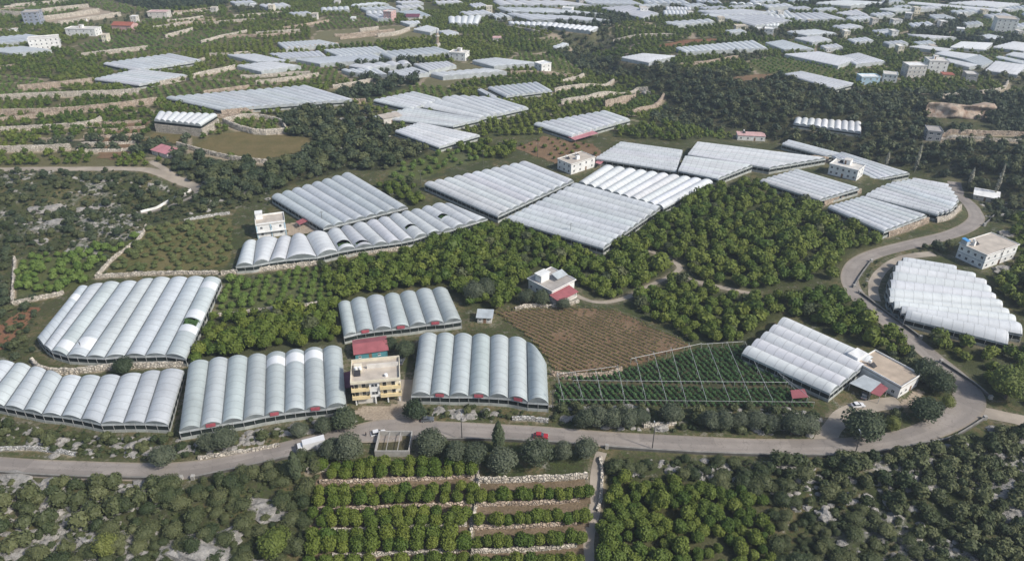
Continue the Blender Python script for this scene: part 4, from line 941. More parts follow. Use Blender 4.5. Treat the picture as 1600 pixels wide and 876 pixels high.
def wall_strip(mb, P, z0, z1, thick=0.0):
    P = np.asarray(P)
    for i in range(len(P) - 1):
        (x0, y0), (x1, y1) = P[i], P[i + 1]
        mb.poly([(x0, y0, z0), (x1, y1, z0), (x1, y1, z1), (x0, y0, z1)])
for (lab, A, B, n, o), (ax, bx, zg, eave) in zip(GH, GHW):
    org = np.vstack([ax, bx]).mean(0); ax = ax - org; bx = bx - org
    root = thing('greenhouse', lab, 'greenhouse', (org[0], org[1], zg), 0, o.get('grp', 'plastic greenhouses'))
    bay = []
    for i in range(n):
        q = [ax[i], ax[i + 1], bx[i], bx[i + 1]]
        if o.get('step'):
            u = (q[2] + q[3] - q[0] - q[1]); u = u / np.linalg.norm(u); ta = (q[0] + q[1]) @ u / 2; tb = (q[2] + q[3]) @ u / 2
            g0_, g1_ = q[2] - q[0], q[3] - q[1]
            q = [q[0] + g0_ * (ta - q[0] @ u) / (g0_ @ u), q[1] + g1_ * (ta - q[1] @ u) / (g1_ @ u), q[0] + g0_ * (tb - q[0] @ u) / (g0_ @ u), q[1] + g1_ * (tb - q[1] @ u) / (g1_ @ u)]
        bay.append(q)
    tint = np.array(o['tint']); near, mid = o.get('near'), o.get('mid')
    plinth = o.get('plinth', 0.0)
    jit = lambda: np.clip(tint * rng.normal(1, .03) + rng.normal(0, .006, 3), .2, .8)
    holes = o.get('hole', ()); rises = []
    wb = np.linalg.norm(np.diff((ax + bx) / 2, axis=0), axis=1)
    base_col = jit()
    allV, allF, allUV = [], [], []
    for i in range(n):
        rise = min(2.6, o.get('rise', .31) * wb[i]) if near or mid else min(2.0, .22 * wb[i]); rises.append(rise)
        sk = [(a, b) for k, a, b in holes if k == i]
        V, Fq, UV = roof_bay(*bay[i], eave, rise, 0, 1, 0, 8 if near else 6, (1, 1), sk, 2.5 if near else 6)
        if near or mid:
            r = link('tunnel_roof', uvmesh('tunnel_roof', V, Fq, UV, 'plastic'), root); r.color = tuple(jit() * rng.choice([1, 1, 1, .96])) + (1,)
        else:
            k = sum(len(v) for v in allV); allV.append(V); allF += [tuple(q + k for q in f) for f in Fq]; allUV += UV
    if allV:
        r = link('roof', uvmesh('roof', np.vstack(allV), allF, allUV, 'plastic'), root); r.color = tuple(base_col) + (1,)
    for k, a, b in o.get('patch', ()):
        V, Fq, UV = roof_bay(ax[k], ax[k + 1], bx[k], bx[k + 1], eave, rises[k] , a, b, .05, 8, (0, 0))
        link('new_sheet', uvmesh('new_sheet', V, Fq, UV, 'new_plastic'), root)
    # end sheets under the arches
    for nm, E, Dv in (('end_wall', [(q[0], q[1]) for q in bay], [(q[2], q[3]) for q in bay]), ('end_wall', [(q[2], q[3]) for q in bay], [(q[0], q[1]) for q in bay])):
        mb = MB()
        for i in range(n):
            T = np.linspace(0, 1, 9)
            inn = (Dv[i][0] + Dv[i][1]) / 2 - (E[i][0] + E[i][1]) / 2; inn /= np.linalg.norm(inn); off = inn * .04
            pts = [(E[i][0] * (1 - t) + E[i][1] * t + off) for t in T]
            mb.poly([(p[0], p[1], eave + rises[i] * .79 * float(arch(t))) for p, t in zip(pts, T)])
        mb.build(nm, 'shaded_plastic_end' if near else 'plastic_side', root)
    per = [ax[0]] + list(ax[1:]) + list(bx[::-1]) + [ax[0]]
    if o.get('step'): per = [p_ for q in bay for p_ in q[:2]] + [p_ for q in bay[::-1] for p_ in (q[3], q[2])] + [bay[0][0]]
    if not (near or mid):
        mb = MB(); wall_strip(mb, per, -3.5, eave); mb.build('side_wall', 'plastic_side', root); continue
    sk = MB(); wall_strip(sk, per, -1.5, plinth + 1.15)
    cen = np.zeros(2)
    inset = [p * (1 - .4 / (np.linalg.norm(p) + 1e-6)) for p in per]
    up = MB(); wall_strip(up, per, eave - .75, eave); up.build('side_sheet', 'plastic_side', root)
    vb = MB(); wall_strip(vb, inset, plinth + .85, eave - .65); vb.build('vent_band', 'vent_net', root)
    if plinth:
        pm = MB(); ex = [p * 1.02 for p in per]; wall_strip(pm, ex, -1.5, plinth + .4); pm.poly([(p[0], p[1], plinth + .4) for p in ex[:-1]]); pm.build('plinth', 'stone', root)
    else: sk.build('skirt', 'skirt', root)
    if near:
        for i in range(1, n):
            p, q = ax[i], bx[i]; d = q - p; d /= np.linalg.norm(d); nn = np.array([-d[1], d[0]]) * .17
            g = MB(); z0, z1 = eave - .12, eave + .16
            c8 = [(p - nn), (q - nn), (q + nn), (p + nn)]
            g.v += [(c[0], c[1], z0) for c in c8] + [(c[0], c[1], z1) for c in c8]
            g.f += [(0, 3, 2, 1), (4, 5, 6, 7), (0, 1, 5, 4), (1, 2, 6, 5), (2, 3, 7, 6), (3, 0, 4, 7)]
            g.build('gutter', 'gutter', root)
        fr = MB()
        for i in range(len(per) - 1):
            p, q = np.array(per[i]), np.array(per[i + 1]); L = np.linalg.norm(q - p); k = max(1, int(round(L / 3.2)))
            for j in range(k):
                c = p + (q - p) * j / k; fr.box(c[0] - .06, c[0] + .06, c[1] - .06, c[1] + .06, -.5, eave + .02)
            for zz in (eave - plinth - .75, 1.15):
                fr.tube((*p, plinth + zz), (*q, plinth + zz), .035, k=4)
        fr.build('frame', 'post', root)
        for k in o.get('red', ()):
            c0 = bx[k] * .72 + bx[k + 1] * .28; c1 = bx[k] * .28 + bx[k + 1] * .72
            out = (bx[k] + bx[k + 1]) / 2 - (ax[k] + ax[k + 1]) / 2; out /= np.linalg.norm(out); e = out * .12; f = out * .35
            m_ = MB().poly([(*(c0 + e), eave + .95), (*(c1 + e), eave + .95), (*(c1 + f), eave - .15), (*(c0 + f), eave - .15)])
            m_.poly([(*(c0 + e * 0.3), eave + .95), (*(c1 + e * .3), eave + .95), (*(c1 + f * .8), eave - .17), (*(c0 + f * .8), eave - .17)])
            m_.build('red_flap', 'redflap', root)
# ------------------------------------------------------------------ houses
def window(root, face, x, z, ww, hh, D, W, frame='white', kind='window'):
    """a framed window on one wall of a box house: face front/left/right; x along the wall, z the sill height"""
    f = MB(); p = MB(); t = .07; e = .06
    def B(mb, u0, u1, v0, v1, d0, d1):
        if face == 'front': mb.box(u0, u1, -d1, -d0, v0, v1)
        elif face == 'left': mb.box(-d1, -d0, D - u1, D - u0, v0, v1)
        else: mb.box(W + d0, W + d1, u0, u1, v0, v1)
    for a in ((x, x + t, z, z + hh), (x + ww - t, x + ww, z, z + hh), (x + t, x + ww - t, z, z + t), (x + t, x + ww - t, z + hh - t, z + hh), (x + ww / 2 - .03, x + ww / 2 + .03, z + t, z + hh - t)):
        B(f, *a, .002, e)
    B(f, x - .1, x + ww + .1, z - .1, z, .002, .14)
    B(p, x + t, x + ww - t, z + t, z + hh - t, .002, .025)
    o = f.build(kind, frame, root); p.build('pane', 'glass', o)
    return o
def house(key, label, depth, floors, wallc, roofc, name='house', cat='house', fh=3.0, nf=3, ns=2, parapet=.5, band=None, tank=1, tower=0, door=1, left=True, right=True, group=None, overhang=.25, base=0.0, ww=1.1, hh=1.25):
    p, ang, W, z = HOUSES[key]
    root = thing(name, label, cat, (p[0], p[1], z), ang, group)
    D = depth; Hh = floors * fh + base
    mb = MB().box(0, W, 0, D, -1.5, Hh)
    mb.build('wall', wallc, root)
    r = MB().box(-overhang, W + overhang, -overhang, D + overhang, Hh + .002, Hh + .22); rf = r.build('roof', roofc, root)
    if parapet:
        q = MB(); t = .2; a, b, c, d = -overhang, W + overhang, -overhang, D + overhang; z0, z1 = Hh + .222, Hh + .22 + parapet
        q.box(a, b, c, c + t, z0, z1); q.box(a, b, d - t, d, z0, z1); q.box(a, a + t, c + t, d - t, z0, z1); q.box(b - t, b, c + t, d - t, z0, z1)
        q.build('parapet', wallc, root)
    if band:
        for f in range(1, floors + 1):
            zz = f * fh + base
            q = MB(); q.box(-.12, W + .12, -.12, D + .12, zz - .35, zz - .05); q.build('floor_band', band, root)
    for f in range(floors):
        zz = f * fh + base
        for k in range(nf):
            x = W * (k + .5) / nf - ww / 2
            if f == 0 and door and k == nf // 2:
                dm = MB().box(x, x + 1.0, -.06, -.002, 0, 2.1); dd = dm.build('door', 'wood', root); MB().box(x + .82, x + .92, -.1, -.061, 1.0, 1.1).build('handle', 'steel', dd)
                continue
            window(root, 'front', x, zz + .95, ww, hh, D, W)
        for k in range(ns):
            x = D * (k + .5) / ns - ww / 2
            if left: window(root, 'left', x, zz + .95, ww, hh, D, W)
            if right: window(root, 'right', x, zz + .95, ww, hh, D, W)
    if tower:
        tw, td = min(3.4, W * .4), min(3.6, D * .4)
        t = MB().box(W * .35, W * .35 + tw, D * .55, D * .55 + td, Hh + .222, Hh + 2.6); tt = t.build('stair_tower', wallc, root)
        MB().box(W * .35 - .2, W * .35 + tw + .2, D * .55 - .2, D * .55 + td + .2, Hh + 2.602, Hh + 2.78).build('roof', roofc, tt)
        MB().box(W * .35 + .5, W * .35 + 1.4, D * .55 - .05, D * .55 - .002, Hh + .25, Hh + 2.2).build('door', 'wood', tt)
    for k in range(tank):
        cx, cy = W * (.25 + .4 * k), D * .8
        t = MB(); t.tube((cx, cy, Hh + .9), (cx, cy, Hh + 1.9), .5, k=10)
        tk = t.build('water_tank', 'white', root)
        s = MB()
        for a in (-.4, .4):
            for b in (-.4, .4): s.box(cx + a - .04, cx + a + .04, cy + b - .04, cy + b + .04, Hh + .222, Hh + .9)
        s.prism([(cy - 2.2, Hh + .3), (cy - .7, Hh + 1.2), (cy - .7, Hh + 1.27), (cy - 2.2, Hh + .37)], 'x', cx - .9, cx + .9)
        s.build('solar_panel', 'dark', root)
    return root, W, D, Hh
# the yellow apartment house: open ground floor, two balconied storeys, roof terrace with parapet
p, ang, W, z = HOUSES['yellow']; D = 11.0
R = thing('apartment_house', 'yellow and cream apartment house with balconies and an open roof terrace beside the driveway', 'house', (p[0], p[1], z), ang)
MB().box(.8, W * .42, .9, D, -1, 2.6).box(W * .42 + .3, W - .8, 3.4, D, -1, 2.6).build('ground_floor', 'offwhite', R)
for x in (.3, W * .45, W * .72, W - .35): MB().box(x - .2, x + .2, .3, .7, -.5, 2.6).build('pillar', 'white', R)
MB().box(0, W, 1.4, D, 2.602, 8.6).build('wall', 'cream', R)
MB().box(W * .34, W * .56, .4, 1.398, 2.602, 8.6).build('stair_bay', 'white', R)
for f in (0, 1):
    zz = 2.6 + 3 * f
    for x0, x1 in ((-.7, W * .335), (W * .565, W + .35)):
        sl_ = MB().box(x0, x1, -.35, 1.395, zz + .005, zz + .25).build('balcony', 'yellow', R)
        g = MB().box(x0, x1, -.35, -.2, zz + .252, zz + 1.15).box(x0, x0 + .15, -.198, 1.395, zz + .252, zz + 1.15).box(x1 - .15, x1, -.198, 1.395, zz + .252, zz + 1.15)
        g.build('railing', 'yellow' if f else 'yellow', sl_)
        for k in range(2):
            q = MB(); xx = x0 + .9 + k * (x1 - x0) * .42
            q.box(xx, xx + 1.1, 1.33, 1.397, zz + .3, zz + 2.25); d_ = q.build('balcony_door', 'glass', R)
            MB().box(xx - .12, xx - .01, 1.3, 1.397, zz + .3, zz + 2.45).box(xx + 1.11, xx + 1.22, 1.3, 1.397, zz + .3, zz + 2.45).build('frame', 'white', d_)
    wd = MB().box(W * .37, W * .53, .33, .398, zz + 1.0, zz + 2.2); wd_ = wd.build('window', 'white', R); MB().box(W * .385, W * .445, .30, .329, zz + 1.1, zz + 2.1).box(W * .455, W * .515, .30, .329, zz + 1.1, zz + 2.1).build('pane', 'glass', wd_)
for k in range(3):
    for f in (0, 1): window(R, 'right', 3 + k * 2.7, 3.6 + 3 * f, 1.1, 1.3, D, W); window(R, 'left', 1.2 + k * 2.7, 3.6 + 3 * f, 1.1, 1.3, D, W)
MB().box(-.7, W + .35, -.35, D + .2, 8.602, 8.85).build('roof', 'roofbeige', R)
q = MB(); a, b, c, d = -.7, W + .35, -.35, D + .2
q.box(a, b, c, c + .2, 8.852, 9.75); q.box(a, b, d - .2, d, 8.852, 9.9); q.box(a, a + .2, c + .2, d - .2, 8.852, 9.75); q.box(b - .2, b, c + .2, d - .2, 8.852, 9.75); q.build('parapet', 'cream', R)
q = MB(); q.box(W * .30, b - .4, D * .62, D * .62 + .3, 8.852, 10.5); q.build('terrace_wall', 'offwhite', R)
q = MB().box(.2, 2.6, D * .45, D * .8, 8.852, 9.9); q.build('roof_store', 'cream', R)
for x in (1.0, 2.2): MB().tube((x, D * .5, 9.95), (x, D * .5, 10.9), .5, k=10).build('water_tank', 'white', R)
MB().tube((W * .72, 2.2, 8.86), (W * .72, 2.2, 9.7), .55, k=10).build('water_tank', 'white', R)
MB().prism([(D * .3, 9.0), (D * .45, 10.1), (D * .45, 10.2), (D * .3, 9.1)], 'x', .3, 2.3).build('solar_panel', 'dark', R)
# pergola lean-to left of it, the house shadow painted into its maroon sheet
def slabroof(name, label, cat, px4, zs, mat, legs='post', thick=.12):
    pts = [np.array(ray_z(a, b, zs[i] + at(*px4[0])[2])) for i, (a, b) in enumerate(px4)]
    zg = at(*px4[0])[2]; c = np.mean(pts, 0)
    root = thing(name, label, cat, (c[0], c[1], zg))
    mb = MB(); q = [(p_[0] - c[0], p_[1] - c[1], zs[i]) for i, p_ in enumerate(pts)]
    mb.v = q + [(x, y, zz - thick) for x, y, zz in q]; mb.f = [(0, 1, 2, 3), (7, 6, 5, 4)] + [(i, i + 4, (i + 1) % 4 + 4, (i + 1) % 4) for i in range(4)]
    mb.build('roof_sheet', mat, root)
    for x, y, zz in q: MB().box(x * .94 - .07, x * .94 + .07, y * .94 - .07, y * .94 + .07, -1.0, zz * .985 - thick).build('post', legs, root)
    return root
slabroof('lean_to', 'maroon tin lean-to, darkened as painted shadow, against the left side of the yellow apartment house', 'lean-to', [(536, 582), (552, 578), (553, 604), (538, 606)], (2.6, 2.6, 2.4, 2.4), 'maroon')
# blue and white house
R, W, D, Hh = house('bluewhite', 'white house with pale blue corner columns beside the grey tunnel greenhouse', 9.5, 2, 'white', 'roofbeige', fh=3.1, nf=3, ns=3, parapet=.7, tank=0, tower=0, base=.4)
for x in (.0, W * .5, W): MB().box(x - .22, x + .22, -.3, -.09, 0, Hh - .01).build('column', 'paleblue', R)
MB().box(-.2, W + .2, -1.4, -.31, 3.3, 3.5).build('balcony', 'white', R)
MB().box(.2, 3.2, D * .6, D * .95, Hh + .222, Hh + 3.0).build('stair_tower', 'white', R); MB().box(.0, 3.4, D * .58, D * .97, Hh + 3.002, Hh + 3.2).build('roof', 'white', R)
# villa in the grove
R, W, D, Hh = house('villa', 'white villa with grey terrace roof, stair tower and red porch in the orange grove', 13, 1, 'white', 'roofgrey', fh=4.2, nf=3, ns=4, parapet=.35, tank=1, tower=0, overhang=.5)
t_ = MB().box(W * .1, W * .45, D * .55, D * .8, Hh + .222, Hh + 3.3).build('stair_tower', 'white', R); MB().box(W * .06, W * .49, D * .53, D * .82, Hh + 3.302, Hh + 3.5).build('roof', 'white', t_)
MB().prism([(D * .25, Hh + 1.5), (D * .5, Hh + 2.6), (D * .5, Hh + 2.75), (D * .25, Hh + 1.65)], 'x', W * .5, W * .95).build('solar_roof', 'greysheet', R)
MB().prism([(-5.2, 2.5), (-.1, 3.3), (-.1, 3.42), (-5.2, 2.62)], 'x', -1.5, W * .75).build('porch_roof', 'redsheet', R)
MB().box(-1.3, W * .72, -4.9, -.31, -1.2, .9).build('porch', 'offwhite', R)
for x in (-1.2, W * .3, W * .68): MB().box(x - .12, x + .12, -4.9, -4.66, .9, 2.5).build('porch_post', 'white', R)
# the rest
R, W, D, Hh = house('flatwhite', 'flat roofed white house between the large greenhouses in the middle', 11, 2, 'white', 'roofbeige', fh=2.8, nf=4, ns=3, parapet=.3, tank=2)
MB().box(W * .4, W * .52, D * .3, D * .42, Hh + .222, Hh + 2.2).build('chimney', 'white', R)
R, W, D, Hh = house('right', 'white two storey house with beige flat roof and blue tarp near the road bend', 12, 2, 'white', 'roofbeige', fh=3.3, nf=5, ns=4, parapet=.25, tank=1, overhang=.4)
MB().box(-.1, W + .1, -.1, D + .1, 3.0, 3.25).build('floor_band', 'greysheet', R)
MB().box(-.3, 1.7, D * .76, D * .98, Hh + .222, Hh + 2.2).build('roof_store', 'greysheet', R); MB().prism([(D * .75, Hh + 2.202), (D * .99, Hh + 2.6), (D * .99, Hh + 2.67), (D * .75, Hh + 2.272)], 'x', -.4, 1.8).build('tarp', 'blue', R)
q = MB()
for k in range(5): q.box(2.6, 3.6, D * .75 - k * .35, D * .75 - k * .35 + .3, Hh + .222, Hh + .4 + k * .42)
q.build('roof_stairs', 'white', R)
R, W, D, Hh = house('carport', 'low white house with a tan roof terrace behind the tin carport', 16, 1, 'white', 'rooftan', fh=4.3, nf=4, ns=4, parapet=.55, tank=1, band='greysheet')
MB().box(.1, W * .5, D * .98, D * 1.22, -1, Hh + 1.9).build('annex', 'white', R)
slabroof('carport', 'grey tin carport roof on posts left of the low white house', 'carport', [(1327, 598), (1350, 585), (1377, 597), (1360, 612)], (3.0, 3.5, 3.5, 3.0), 'greysheet')
slabroof('carport', 'red tin carport roof in front of the low white house', 'carport', [(1360, 613), (1376, 598), (1388, 606), (1375, 619)], (3.0, 3.5, 3.5, 3.0), 'redsheet')
slabroof('shed', 'small red roofed shed between the vegetable frames and the five bay greenhouse', 'shed', [(1235, 609), (1257, 607), (1263, 620), (1238, 622)], (2.3, 2.6, 2.6, 2.3), 'redsheet')
house('between', 'white house with grey roof wedged between the greenhouses on stone banks', 10, 2, 'white', 'offwhite', fh=2.7, nf=5, ns=2, parapet=.6, tank=1, tower=1)
house('pinkhouse', 'low house with pinkish roof behind the long greenhouse on the stone bank', 8, 1, 'white', 'pink', fh=3.2, nf=4, ns=2, parapet=0, tank=1)
def gable(key, label, depth, h, rise, wallc, roofc, name='shed', cat='shed', shed=False, nf=2):
    p, ang, W, z = HOUSES[key]; D = depth
    R = thing(name, label, cat, (p[0], p[1], z), ang)
    MB().box(0, W, 0, D, -1, h).build('wall', wallc, R)
    if shed: pr = [(-.5, h + .01), (D + .4, h + rise), (D + .4, h + rise + .12), (-.5, h + .13)]; MB().prism(pr, 'x', -.5, W + .5).build('roof', roofc, R); MB().prism([(0.02, h + .0), (D - .02, h + .0), (D - .02, h + rise * .95)], 'x', .02, W - .02).build('gable_wall', wallc, R)
    else: MB().prism([(-.5, h), (D / 2, h + rise), (D + .5, h), (D + .5, h + .12), (D / 2, h + rise + .13), (-.5, h + .12)], 'x', -.5, W + .5).build('roof', roofc, R); MB().prism([(.02, h), (D - .02, h), (D / 2, h + rise - .08)], 'x', .02, W - .02).build('gable_wall', wallc, R)
    MB().box(W * .42, W * .42 + 1.0, -.06, -.002, 0, min(2.1, h - .2)).build('door', 'wood', R)
    for k in range(nf): window(R, 'front', W * (k * .6 + .1), .9, .9, .9, D, W)
    return R
gable('hut', 'tiny hut with a pale blue tin roof at the corner of the brown trellis field', 4.5, 2.4, .5, 'offwhite', 'greysheet', 'hut', 'hut', True)
gable('pinkhut', 'long low hut with a pink roof below the dry meadow', 7, 2.6, 1.2, 'offwhite', 'pinksheet', 'hut', 'hut', True)
gable('redshed', 'red roofed shed with turquoise walls behind the yellow apartment house', 8, 2.7, 1.3, 'turquoise', 'redsheet', 'shed', 'shed')
gable('whiteshed', 'long shed with a white tin roof beyond the road bend at right', 8, 2.6, 1.0, 'offwhite', 'white', 'shed', 'shed', True, 3)
gable('concreteshed', 'pale concrete shed at the corner of the greenhouse cluster', 8, 4.0, .2, 'offwhite', 'roofbeige', 'shed', 'shed', True)
slabroof('lean_to', 'pink sheet lean-to at the end of the ribbed greenhouse near the flat roofed house', 'lean-to', [(930, 254), (941, 243), (950, 246), (938, 257)], (2.4, 2.8, 2.8, 2.4), 'pinksheet')
slabroof('lean_to', 'maroon roofed lean-to between the blue and white house and its greenhouse', 'lean-to', [(462, 346), (476, 340), (481, 345), (468, 351)], (2.4, 2.6, 2.6, 2.4), 'redsheet')
slabroof('shed', 'pink sheet shed in front of the ten bay greenhouse above the brown orchard', 'shed', [(888, 214), (925, 204), (935, 208), (898, 219)], (2.4, 2.8, 2.8, 2.4), 'pinksheet')
far = dict(tank=0, door=0)
house('block', 'tall white apartment block in the green fields at the top right', 16, 4, 'white', 'roofbeige', nf=4, ns=3, **far)
house('skeleton', 'unfinished blue grey concrete house among the earth terraces at the top left', 14, 4, 'bluegrey', 'roofbeige', nf=3, ns=2, ww=2.2, hh=1.7, **far)
house('leftblock', 'long white block behind the greenhouse strips at the far left', 11, 3, 'white', 'offwhite', nf=6, ns=2, **far)
house('leftvilla', 'white house with wide balcony above the far left block', 11, 2, 'white', 'offwhite', nf=4, ns=2, tower=1, **far)
house('pinkvilla', 'pinkish house on the hillside at the top left', 11, 2, 'offwhite', 'pink', nf=3, ns=2, **far)
gable('redrow', 'red tiled long house on the hillside at the top left', 12, 5.0, 2.4, 'pink', 'tile', 'house', 'house', False, 2)
house('cottage', 'small white cottage at the upper edge of the green terraces', 9, 2, 'white', 'white', nf=2, ns=2, **far)
house('plainvilla', 'white villa with a stair tower among the ribbed greenhouse roofs', 10, 2, 'white', 'offwhite', nf=3, ns=2, tower=1, **far)
house('bluestep', 'bluish white house, leftmost in the row above the ravine', 9, 2, 'paleblue', 'white', fh=2.8, nf=3, ns=2, **far)
house('twinlow', 'low white house second in the row above the ravine', 9, 2, 'white', 'offwhite', fh=2.8, nf=3, ns=2, **far)
house('greyvilla', 'grey white villa with long balcony in the row above the ravine', 11, 3, 'offwhite', 'white', nf=4, ns=2, band='greysheet', **far)
house('tallwhite', 'tallest white house in the row above the ravine, with stair tower', 12, 3, 'white', 'offwhite', nf=3, ns=2, tower=1, **far)
house('yellowlow', 'low yellow house at the foot of the tallest white house', 8, 1, 'yellow', 'tile', nf=2, ns=1, parapet=0, **far)
house('greyhouse', 'grey house beside the yellow field above the cliff', 10, 2, 'grey', 'offwhite', nf=2, ns=2, **far)
house('beigehut', 'small beige hut in the dry orchard at the upper middle', 8, 1, 'offwhite', 'pink', nf=1, ns=1, parapet=0, **far)
house('halfbuilt', 'grey half built house in the ravine below the cliff', 10, 2, 'grey', 'roofgrey', nf=2, ns=2, ww=2.0, hh=1.6, **far)
house('pinkflat', 'pinkish flats beside the grey roofs at the top', 10, 3, 'pink', 'offwhite', nf=2, ns=2, **far)
gable('farred', 'house with dark red roof behind the white roofs at the top', 10, 4, 2, 'offwhite', 'maroon', 'house', 'house')
house('palecottage', 'pale yellow cottage beside the wide plain roofs', 9, 1, 'cream', 'roofbeige', nf=2, ns=1, **far)
house('plaincottage', 'white cottage right of the wide plain roofs', 9, 2, 'white', 'white', nf=2, ns=1, **far)
house('roundhut', 'small white hut alone in the fields at the top right', 8, 1, 'white', 'white', nf=1, ns=1, parapet=0, **far)
house('twostorey', 'beige two storey house in the green fields at the top right', 9, 2, 'offwhite', 'white', nf=2, ns=1, **far)
house('whitecottage', 'white cottage on the far lane at the top right', 8, 2, 'white', 'roofgrey', nf=2, ns=1, **far)
house('slimhouse', 'slim white house on the far lane at the top right, nearer one', 8, 2, 'white', 'offwhite', nf=1, ns=1, **far)
house('whitefront', 'white house between the roofs of the far plain', 8, 2, 'white', 'white', nf=2, ns=1, **far)
house('farcottage', 'pale cottage between the striped roofs of the far plain', 8, 2, 'white', 'roofbeige', nf=2, ns=1, **far)
for i in range(len(DOTS)):
    house('dot%d' % i, 'one of the small whitewashed houses dotted over the far plain', 7, 1 + i % 2, ['white', 'offwhite', 'white', 'cream'][i % 4], ['offwhite', 'roofbeige', 'white'][i % 3], nf=2, ns=1, parapet=.3 * (i % 2), group='small houses of the far plain', **far)
# stone tower far off
q = at(684, 73); R = thing('stone_tower', 'slender pale stone tower at the end of the ribbed greenhouse roofs', 'tower', q)
MB().tube((0, 0, -1), (0, 0, 3), 2.6, 2.4, 8).build('base', 'offwhite', R); MB().tube((0, 0, 3), (0, 0, 12), 1.5, 1.3, 10).build('shaft', 'stone_red', R); MB().tube((0, 0, 9), (0, 0, 9.8), 2.1, 2.1, 10).build('gallery', 'offwhite', R); MB().tube((0, 0, 12), (0, 0, 15.5), 1.3, .05, 10).build('spire', 'grey', R)
# open concrete water tank below the road
p, ang, W, z = HOUSES['reservoir']; D = 8.5
R = thing('water_reservoir', 'open concrete water tank with weeds inside, below the road', 'tank', (p[0], p[1], z), ang)
MB().box(0, W, 0, .3, -1.5, 2.2).build('front_wall', 'concrete', R); MB().box(0, W, D - .3, D, -1, 2.2).build('back_wall', 'concrete', R)
for x in (0, W - .3): MB().box(x, x + .3, .302, D - .302, -1, 2.2).build('side_wall', 'concrete', R)
MB().box(.302, W - .302, .302, D - .302, -1, .5).build('silt_bed', 'cropsoil', R)
for x in (W * .33, W * .66): MB().box(x - .08, x + .08, .305, D - .305, 2.0, 2.15).build('cross_beam', 'concrete', R)

# ------------------------------------------------------------------ walls, parapets, cliff
def stonewall(label, P, h, th=.8, mat='stone', name='stone_wall', rough=.35, step=.8, group='dry stone walls', cat='wall', px=True, foot=1.2):
    C = np.array(g0(P)) if px else np.array(P); C = densify(chaikin(C, 1) if len(C) > 2 else C, None, step)
    if len(C) < 2: return
    T = np.gradient(C, axis=0); T /= np.linalg.norm(T, axis=1)[:, None] + 1e-9; N = np.c_[-T[:, 1], T[:, 0]]
    z = H(C[:, 0], C[:, 1]); k = len(C)
    c = C.mean(0); zc = float(z.mean())
    def jit(a): return rng.normal(0, a, k)
    prof = [(-.62, -foot), (-.58, .30), (-.45, .72), (-.32, 1.0), (.30, 1.0), (.45, .7), (.6, -foot)]
    V = []
    for o_, hh in prof:
        off = th * o_ + jit(rough * .35); zz = z + (hh * h if hh > 0 else hh) + jit(rough * .35) * (hh > 0)
        V.append(np.c_[C + N * off[:, None] - c, zz - zc])
    m = len(prof); V = np.stack(V, 1).reshape(-1, 3)
    Fq = [(i * m + j, i * m + j + 1, (i + 1) * m + j + 1, (i + 1) * m + j) for i in range(k - 1) for j in range(m - 1)]
    me = mesh_np(name, V, Fq, mat); 
    o = link(name, me, None, (c[0], c[1], zc)); tag(o, label, cat, group, 'thing'); return o
for lab, P, h, mat in SW:
    farw = np.mean([p[1] for p in P]) < 300
    stonewall(lab, P, h * (1.6 if farw else 1.0), (.9 if h < 2 else 1.2) * (1.5 if farw else 1), mat)
FARW = []
for i in list(range(len(SEED))) + list(np.where(SLEFT)[0]) * 2:
    if STYPE[i] in (2, 3) or (rng.random() < .45 and not SLEFT[i]): continue
    L = rng.uniform(16, 34); a_ = SROT[i] + rng.normal(0, .08); o_ = rng.uniform(-14, 6); s = np.linspace(-L, L, 5)
    x = SEED[i][0] + s * math.cos(a_) - o_ * math.sin(a_); y = SEED[i][1] + s * math.sin(a_) + o_ * math.cos(a_) + rng.normal(0, 1.5, 5)
    if any((inpoly(x, y, P) | (segdist(x, y, P + [P[0]])[0] < 4)).any() for P, z, m in PADS) or any(inpoly(x, y, S_[0]).any() for S_ in SCRUB) or not inpoly(x, y, FB).all() or any(inpoly(x, y, P).any() for _, P, m_ in FW) or any((segdist(x, y, C_)[0] < 5).any() for _, C_, w_ in PATHS) or any((segdist(x, y, C_)[0] < 5).any() for C_ in FARW): continue
    FARW.append(np.c_[x, y]); stonewall('low pale terrace wall among the far groves, away from any greenhouse', np.c_[x, y], 2.4, 1.6, ['stone', 'stone_red'][i % 2], 'stone_wall', .35, 2.0, 'terrace walls of the far groves', 'wall', False)
# parapet walls of the road
def parapet(label, P, h=.9):
    C = densify(chaikin(np.array(g0(P)), 2), None, 2.0); z = H(C[:, 0], C[:, 1]); c = C.mean(0); zc = float(z.mean())
    T = np.gradient(C, axis=0); T /= np.linalg.norm(T, axis=1)[:, None]; N = np.c_[-T[:, 1], T[:, 0]]
    R = thing('road_parapet', label, 'parapet', (c[0], c[1], zc), 0, 'concrete road parapets')
    def prof(pp, nm, mat):
        m = len(pp); V = np.stack([np.c_[C + N * a - c, z + b - zc] for a, b in pp], 1).reshape(-1, 3)
        Fq = [(i * m + j, i * m + (j + 1) % m, (i + 1) * m + (j + 1) % m, (i + 1) * m + j) for i in range(len(C) - 1) for j in range(m)]
        link(nm, mesh_np(nm, V, Fq, mat), R)
    prof([(-.2, -2.0), (-.2, h), (.2, h), (.2, -2.0)], 'wall', 'shaded_oldconcrete')
    prof([(-.24, h + .003), (-.24, h + .1), (.24, h + .1), (.24, h + .003)], 'coping', 'midconcrete')
    for k in (0, -1):
        x, y = C[k] - c; MB().box(x - .5, x + .5, y - .5, y + .5, -2 + z[k] - zc, z[k] - zc + h + .5).build('end_pillar', 'concrete', R)
parapet('concrete road parapet at the lower left edge', [(-40, 735), (0, 739), (80, 745), (170, 748), (292, 748)])
parapet('concrete road parapet below the white truck', [(302, 747), (350, 737), (400, 727), (450, 715), (505, 703)])
